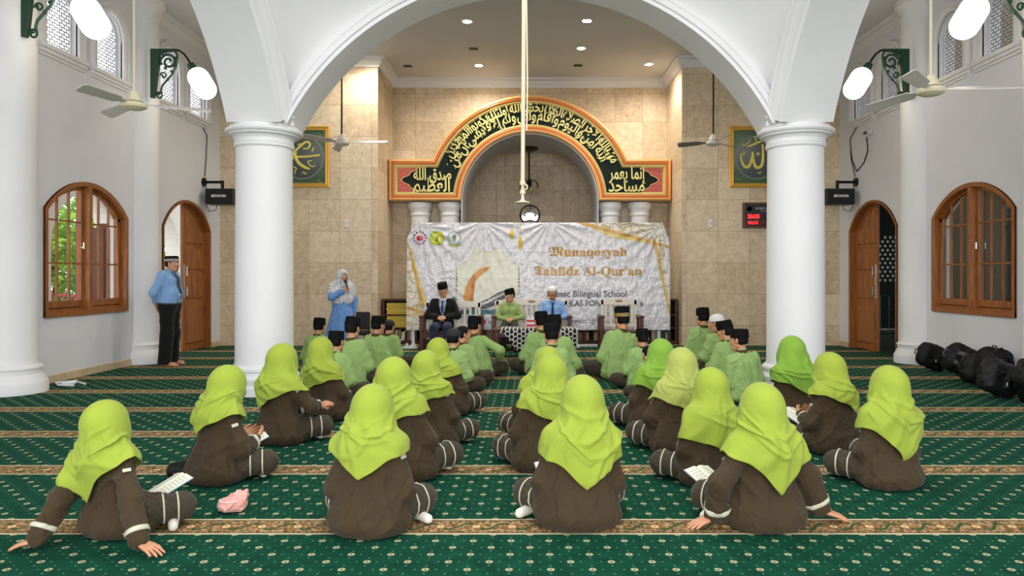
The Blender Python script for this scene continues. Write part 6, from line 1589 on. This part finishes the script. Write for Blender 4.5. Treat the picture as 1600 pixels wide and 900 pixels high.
# standing man in profile by the open door
def standing_man():
    sc = 1.73/1.69; root = thing('person', (-5.66, 11.36, 0), 'standing man in light blue shirt and black trousers, barefoot with hands behind back', 'person', rz=-PI/2); root.scale = (sc,)*3
    c = V3(0, 0.045, 1.565); Rh = rotx(math.radians(-4)); S = SDF(); J = SDF(); L_ = SDF()
    sh = [V3(e*0.175, -0.02, 1.385) for e in (-1, 1)]; el = []; wr = []
    for i, e in enumerate((-1, 1)):
        e_, w_ = ik(sh[i], (e*0.06, -0.17, 0.915+0.02*i), 0.29, 0.255, (e, -0.15, 0)); el.append(e_); wr.append(w_)
    S.cap((-0.07, 0, 0.93), (0.07, 0, 0.93), 0.10, k=0.05); S.cap((0, 0.02, 1.0), (0, 0.01, 1.3), 0.10, 0.10, 0.05); S.cap((-0.12, -0.01, 1.39), (0.12, -0.01, 1.39), 0.055, k=0.05)
    S.cap((0, -0.01, 1.40), c+V3(0, -0.02, -0.05), 0.062, 0.058, 0.03); head_prims(S, c, Rh)
    for i, e in enumerate((-1, 1)):
        S.cap(sh[i], el[i], 0.046, 0.040, 0.02); S.cap(el[i], wr[i], 0.040, 0.028, 0.02); hand_prims(S, wr[i], V3(-e*0.7, -0.15, -0.6), V3(0, -1, 0.1), e, 0.5, 0.03)
        S.cap((e*0.09, 0, 0.90), (e*0.10, 0.01, 0.50), 0.085, 0.058, 0.03); S.cap((e*0.10, 0.01, 0.50), (e*0.105, -0.03, 0.08), 0.058, 0.040, 0.02)
        a = e*0.11; S.cap((a, -0.06, 0.042), (a*1.15, 0.13, 0.032), 0.040, 0.036, 0.03)
        for k in range(5): S.cap((a*1.15+e*(-0.028+0.015*k), 0.12, 0.026), (a*1.2+e*(-0.032+0.017*k), 0.185-0.012*k, 0.016), 0.018, 0.0115-0.0008*k, 0.006)
        J.cap(sh[i], el[i], 0.066, 0.060, 0.03); J.cap(el[i], wr[i]-unit(wr[i]-el[i])*0.015, 0.058, 0.044, 0.03); J.cap((e*0.05, -0.01, 1.42), (e*0.165, -0.015, 1.385), 0.052, 0.064, 0.045)
        L_.cap((e*0.085, 0, 0.90), (e*0.10, 0.01, 0.50), 0.112, 0.092, 0.05); L_.cap((e*0.10, 0.01, 0.50), (e*0.11, -0.02, 0.075), 0.098, 0.100, 0.03)
    S.clip = zclip; vv, Q = S.mesh(0.0065); fast_mesh('body', vv, Q, [skin, lipm], root, lips_index(vv, Q, c, Rh)); face_parts(root, c, Rh, moustache=True); hair_mesh(root, c, Rh)
    J.cap((-0.075, 0.015, 1.0), (0.075, 0.015, 1.0), 0.128, k=0.05); J.cap((-0.07, 0.04, 1.12), (0.07, 0.04, 1.12), 0.128, k=0.06); J.cap((-0.08, 0.01, 1.29), (0.08, 0.01, 1.29), 0.118, k=0.06); J.cap((0, -0.008, 1.41), (0, 0.0, 1.455), 0.068, 0.062, 0.03)
    J.wr = wrinkle(81, 0.011); J.clip = lambda P: (0.955-P[:, 2]).astype(f32); vv, Q = J.mesh(0.011); fast_mesh('shirt', vv, Q, bluesh, root)
    L_.cap((-0.07, 0.005, 0.93), (0.07, 0.005, 0.93), 0.126, k=0.05); L_.wr = wrinkle(82, 0.010); L_.clip = lambda P: np.maximum(P[:, 2]-0.965, 0.03-P[:, 2]).astype(f32); vv, Q = L_.mesh(0.012); fast_mesh('trousers', vv, Q, blk, root)
    band(L_, (0, 0.005, 0.935), (0, 0.005, 0.962), 0.25, root, black, 'belt', 40)
    strip(J, [(0, 1.42), (0, 1.38), (0, 1.06), (0, 1.03)], [0.016, 0.018, 0.036, 0.006], tiem, 'tie', root, 0.010, 0.006)
    for e in (-1, 1):
        strip(J, [(e*0.05, 1.455), (e*0.05, 1.42), (e*0.016, 1.39)], [0.012, 0.02, 0.006], bluesh, 'collar', root, 0.012, 0.005)
        strip(J, [(e*0.058, 1.44), (e*0.05, 1.25), (0.02, 1.12)], 0.006, mat('lanyard_dark', (60, 50, 60), 0.6), 'lanyard', root, 0.016, 0.002)
    card(J, 0.02, 1.07, 0.032, 0.044, whitec, root)
    peci(root, c, Rh, math.radians(6), 0.088, bandm=mat('grey_weave', (150, 148, 144), 0.7, var=0.5, vscale=50))
standing_man()

# standing woman with the microphone
def standing_woman():
    sc = 1.53/1.69; yaw = math.radians(-150); root = thing('person', (-3.20, 12.3, 0), 'standing woman in long blue dress and grey patterned hijab holding a microphone', 'person', rz=yaw); root.scale = (sc,)*3
    c = V3(0, 0.04, 1.555); Rh = rotz(math.radians(12)) @ rotx(math.radians(-4)); S = SDF(); J = SDF()
    sh = [V3(e*0.155, -0.01, 1.365) for e in (-1, 1)]; wt = [V3(-0.10, 0.21, 1.13), V3(0.03, 0.235, 1.33)]; hd = [V3(0.8, 0.4, 0.1), V3(-0.25, 0.3, 0.9)]; el = []; wr = []
    wt[0], wt[1] = V3(-0.235, 0.03, 0.86), V3(0.035, 0.225, 1.285)
    for i, e in enumerate((-1, 1)):
        e_, w_ = ik(sh[i], wt[i], 0.28, 0.245, (e*0.9, -0.5, -0.4)); el.append(e_); wr.append(w_)
    S.cap((0, 0, 0.9), (0, 0, 1.3), 0.10, 0.09, 0.05); S.cap((-0.1, 0, 1.37), (0.1, 0, 1.37), 0.05, k=0.05); S.cap((0, -0.008, 1.38), c+V3(0, -0.02, -0.05), 0.055, 0.052, 0.03); head_prims(S, c, Rh)
    S.cap(sh[0], el[0], 0.042, 0.036, 0.02); S.cap(el[0], wr[0], 0.036, 0.026, 0.02); hand_prims(S, wr[0], V3(0.05, 0.15, -1), V3(-1, 0, 0), 1, 0.3, 0.03)
    S.cap(sh[1], el[1], 0.042, 0.036, 0.02); S.cap(el[1], wr[1], 0.036, 0.026, 0.02); hand_prims(S, wr[1], V3(-0.75, 0.35, 0.45), V3(0.35, 0.75, 0.2), -1, 0.95, 0.02)
    for e in (-1, 1): S.cap((e*0.08, 0, 0.9), (e*0.09, 0, 0.08), 0.08, 0.04, 0.03); S.cap((e*0.09, -0.03, 0.045), (e*0.10, 0.16, 0.03), 0.040, 0.030, 0.03)
    S.clip = zclip; vv, Q = S.mesh(0.0065); fast_mesh('body', vv, Q, [skin, lipm], root, lips_index(vv, Q, c, Rh)); face_parts(root, c, Rh)
    J.cap((0, 0, 1.04), (0, 0.0, 0.06), 0.150, 0.40, 0.06); J.cap((-0.06, 0.01, 1.27), (0.06, 0.01, 1.27), 0.118, k=0.07); J.cap((-0.05, 0, 1.08), (0.05, 0, 1.08), 0.125, k=0.07)
    for i, e in enumerate((-1, 1)): J.cap((e*0.04, -0.01, 1.39), (e*0.14, -0.01, 1.365), 0.05, 0.06, 0.04); J.cap(sh[i], el[i], 0.066, 0.066, 0.03); J.cap(el[i], wr[i]-unit(wr[i]-el[i])*0.03, 0.064, 0.050, 0.03)
    wj = wrinkle(91, 0.012); 
    def wf(P):
        a = np.arctan2(P[:, 0], P[:, 1]); k = np.clip((1.0-P[:, 2])/0.7, 0, 1)
        return (wj(P)-0.022*k*(1-np.abs(np.sin(a*5.0+1.2*np.sin(P[:, 2]*3))))**2).astype(f32)
    J.wr = wf; J.clip = lambda P: (0.015-P[:, 2]).astype(f32); vv, Q = J.mesh(0.012); fast_mesh('dress', vv, Q, blued, root)
    D = SDF(); D.ell(c+Rh @ V3(0, -0.018, 0.016), (0.092, 0.114, 0.106), 0.04, Rh); D.ell(c+Rh @ V3(0, 0.012, -0.045), (0.078, 0.086, 0.09), 0.04, Rh); D.cap(c+V3(0, -0.02, -0.05), (0, 0.0, 1.38), 0.09, 0.115, 0.06)
    D.cap((-0.125, 0, 1.37), (0.125, 0, 1.37), 0.078, k=0.06); D.cap((-0.06, 0.01, 1.26), (0.06, 0.01, 1.26), 0.128, k=0.06); D.cap((-0.06, 0.01, 1.1), (0.06, 0.01, 1.1), 0.138, k=0.06)
    for i in (0, 1): D.cap(sh[i], sh[i]+(el[i]-sh[i])*0.6, 0.076, 0.07, 0.04)
    m, nt, b = base_mat('grey_patterned_hijab'); b.inputs['Roughness'].default_value = 0.8
    nt.links.new(ramp(nt, noise(nt, 26, 4, 0.7), [(0.38, rgb((150, 154, 164))), (0.5, rgb((196, 198, 204))), (0.62, rgb((226, 224, 222)))]), b.inputs['Base Color'])
    drape(root, D, None, V3(0, 0.01, 1.1), hem_fn(0.1, 1.06, 1.12, 1.10, 1.02), c, Rh, m, 92, 0.012)
    mic = thing('microphone', (0, 0, 0), 'black microphone held to the mouth of the woman in blue', 'microphone'); M4 = Matrix.Translation((-3.20, 12.3, 0)) @ Matrix.Rotation(yaw, 4, 'Z') @ Matrix.Scale(sc, 4)
    h0 = wr[1]+unit(V3(-0.75, 0.35, 0.45))*0.085-V3(0.0, -0.012, 0.0); ax_ = unit(V3(-0.10, -0.25, 0.95)); mo = c+Rh @ V3(0, 0.125, -0.075)
    p0, p1 = M4 @ Vector(mo-unit(mo-h0)*0.20), M4 @ Vector(mo-unit(mo-h0)*0.03); mic.location = p0
    MB().cyl((0, 0, 0), p1-p0, 0.011, 0.016, 14).build('handle', black, mic, smooth=True)
    MB().ell((p1-p0)*1.06, (0.026, 0.026, 0.026), 16, 12).build('head', mat('mic_mesh', (50, 50, 54), 0.5, 0.6, bump=0.5, bscale=300), mic, smooth=True)
standing_woman()

# ------------------------------------------------------------------ backpacks by the wall
bagm = mat('black_nylon', (10, 10, 11), 0.6, bump=0.15, bscale=60, spec=0.3); bagg = mat('charcoal_nylon', (19, 19, 21), 0.6, spec=0.3, bump=0.25, bscale=60); webb = mat('webbing_grey', (84, 84, 86), 0.7); zipw = mat('zip_pull_white', (210, 210, 210), 0.5); redn = mat('red_nylon', (120, 24, 34), 0.55)
def backpack(px, py, tilt, rz, sz, lab, m_, strap=webb, accent=None, seed=0, up=False):
    Y = py; Xx = (px-CX)*Y/F; root = thing('backpack', (Xx, Y, 0), lab, 'backpack', 'black backpacks heaped by the wall', rz=math.radians(rz)); root.scale = (sz,)*3
    R = roty(math.radians(tilt)); T = lambda *q: R @ np.array(q, float)
    S = SDF()
    for y in (-0.05, 0.05):                                 # boxy main compartment
        for x in (-0.115, 0.115): S.cap(T(x, y, 0.03), T(x*0.86, y, 0.32), 0.048, 0.044, 0.02)
        for z in (0.03, 0.32): S.cap(T(-0.11, y, z), T(0.11, y, z), 0.048, k=0.02)
    for z in np.linspace(0.05, 0.31, 6): S.cap(T(-0.095, 0, z), T(0.095, 0, z), 0.092, k=0.03)
    S.cap(T(-0.06, 0, 0.37), T(0.06, 0, 0.37), 0.055, k=0.04)
    for z in (0.03, 0.15): S.cap(T(-0.075, -0.10, z), T(0.075, -0.10, z), 0.038, k=0.008)
    S.cap(T(-0.075, -0.10, 0.03), T(-0.075, -0.10, 0.15), 0.038, k=0.008); S.cap(T(0.075, -0.10, 0.03), T(0.075, -0.10, 0.15), 0.038, k=0.008); S.cap(T(0, -0.10, 0.03), T(0, -0.10, 0.15), 0.05, k=0.03)
    lo = min(S.bounds()[0][2]+0.03, 0); S.wr = wrinkle(seed, 0.016, 34.0, 9, (1, 1, 1)); vv, Q = S.mesh(0.010); dz = -vv[:, 2].min(); vv[:, 2] += dz; mx = (vv[:, :2].min(0)+vv[:, :2].max(0))/2; vv[:, :2] -= mx; vv[:, 2] = np.where(vv[:, 2] < 0.02, vv[:, 2]*0.4, vv[:, 2]); fast_mesh('body', vv, Q, m_, root)
    off = Vector((-mx[0], -mx[1], dz)); TT = lambda *q: Vector(T(*q))+off
    MB().tube([TT(-0.04, 0.03, 0.40), TT(-0.03, 0.03, 0.45), TT(0.03, 0.03, 0.45), TT(0.04, 0.03, 0.40)], 0.009, 8).build('carry_handle', strap, root, smooth=True)
    for e in (-1, 1):
        pts = [TT(e*0.05, 0.06, 0.38), TT(e*0.065, 0.125, 0.30), TT(e*0.08, 0.145, 0.16), TT(e*0.10, 0.115, 0.02)]; mb = MB(); sx_ = Vector(T(1, 0, 0))*0.026
        for p in pts: mb.v += [p-sx_, p+sx_]
        mb.f = [(2*i, 2*i+1, 2*i+3, 2*i+2) for i in range(3)]; o = mb.build('shoulder_strap', strap, root, smooth=True); q = o.modifiers.new('s', 'SOLIDIFY'); q.thickness = 0.014
    MB().tube([TT(-0.15, -0.08, 0.06), TT(-0.135, -0.085, 0.25), TT(-0.09, -0.075, 0.355), TT(0.09, -0.075, 0.355), TT(0.135, -0.085, 0.25), TT(0.15, -0.08, 0.06)], 0.006, 6).build('zip', mat('zip_dark', (66, 66, 68), 0.4), root, smooth=True)
    MB().obox(TT(-0.06, -0.135, 0.19), (0.006, 0, 0), (0, 0.004, 0), (0, 0, 0.02)).build('zip_pull', zipw, root)
    if accent: MB().tube([TT(-0.11, -0.02, 0.1), TT(-0.11, -0.03, 0.25), TT(-0.06, -0.03, 0.42), TT(0.0, -0.03, 0.44)], 0.016, 8).build('red_piping', accent, root, smooth=True)
backpack(1457, 10.7, -72, 6, 0.95, 'black backpack lying alone next to the base of the half column', bagm, bagm, seed=101)
backpack(1503, 9.80, 62, 172, 1.05, 'black backpack with grey strap, first of the heap', bagg, webb, seed=102)
backpack(1530, 9.15, -78, 10, 1.0, 'flat black backpack lying in front of the one with the grey strap', bagm, bagm, seed=103)
backpack(1562, 8.30, -70, 16, 1.05, 'black backpack lowest and nearest in the heap', bagg, bagm, seed=104)
backpack(1545, 9.60, -10, 190, 0.95, 'upright black backpack leaning against the wall behind the heap', bagm, bagm, seed=105)
backpack(1560, 9.32, 8, 200, 0.95, 'black backpack with dark red piping at the edge of the heap', bagm, bagm, redn, seed=106)
backpack(1604, 8.0, 40, 215, 1.0, 'black backpack cut off by the picture edge in the heap', bagm, bagm, seed=107)
# black bag and pink pouch on the carpet
t = thing('black_pouch', (-2.36, 5.02, 0), 'flat black cloth bag on the carpet behind the girl with book on lap', 'bag'); S = SDF(); S.cap((-0.10, 0, 0.05), (0.10, 0.02, 0.05), 0.055, 0.06, 0.03); S.cap((-0.08, 0.1, 0.05), (0.1, 0.1, 0.06), 0.055, k=0.05); S.wr = wrinkle(120, 0.02); S.clip = zclip
vv, Q = S.mesh(0.009); fast_mesh('body', vv, Q, bagm, t); MB().obox((-0.06, -0.062, 0.04), (0.022, 0, 0), (0, 0.004, 0), (0, 0, 0.010)).build('pink_tag', mat('pink_tag', (214, 110, 150), 0.5), t)
t = thing('pink_pouch', ((361-CX)*4.30/F, 4.30, 0), 'small crumpled pink cloth pouch with two ears on the carpet', 'pouch'); S = SDF(); S.ell((0, 0, 0.045), (0.085, 0.06, 0.05), 0.02); S.cap((0.03, 0, 0.07), (0.065, 0.01, 0.09), 0.035, 0.03, 0.03); S.cap((0.045, 0, 0.10), (0.035, 0, 0.135), 0.016, 0.008, 0.02); S.cap((0.08, 0, 0.095), (0.095, 0, 0.125), 0.015, 0.007, 0.02); S.wr = wrinkle(121, 0.02, 60.0); S.clip = zclip
vv, Q = S.mesh(0.006); fast_mesh('body', vv, Q, cloth('pink_cloth', (222, 164, 156)), t)
MB().tube([(0.06*math.cos(a), 0.045*math.sin(a)-0.02, 0.075) for a in np.linspace(0, 2*PI, 18)[:-1]], 0.005, 6, True).build('drawstring', mat('pale_pink', (232, 196, 190), 0.6), t, smooth=True)
# open books on laps
open_book((-2.10, 4.20, 0.18), math.radians(-35), math.radians(20), 0.85, 'open book on the lap of the girl leaning on her hands')
open_book(((392-CX)*5.12/F, 5.12, 0.22), math.radians(-60), math.radians(25), 0.9, 'open book held by the girl beside the black bag')
open_book(((1084-CX)*5.95/F, 6.02, 0.30), math.radians(14), math.radians(40), 0.75, 'small open book held by the girl in pale yellowish hijab')
open_book(((1112-CX)*4.32/F, 4.36, 0.17), math.radians(30), math.radians(20), 1.0, 'open book beside the knee of the girl propped on her hands')
open_book(((1246-CX)*5.98/F, 5.98, 0.24), math.radians(30), math.radians(20), 1.0, 'white open book on the lap of the girl bending over it')
open_book(((862-CX)*4.40/F, 4.44, 0.19), math.radians(10), math.radians(20), 0.9, 'open book half hidden on the lap of the girl at the aisle')
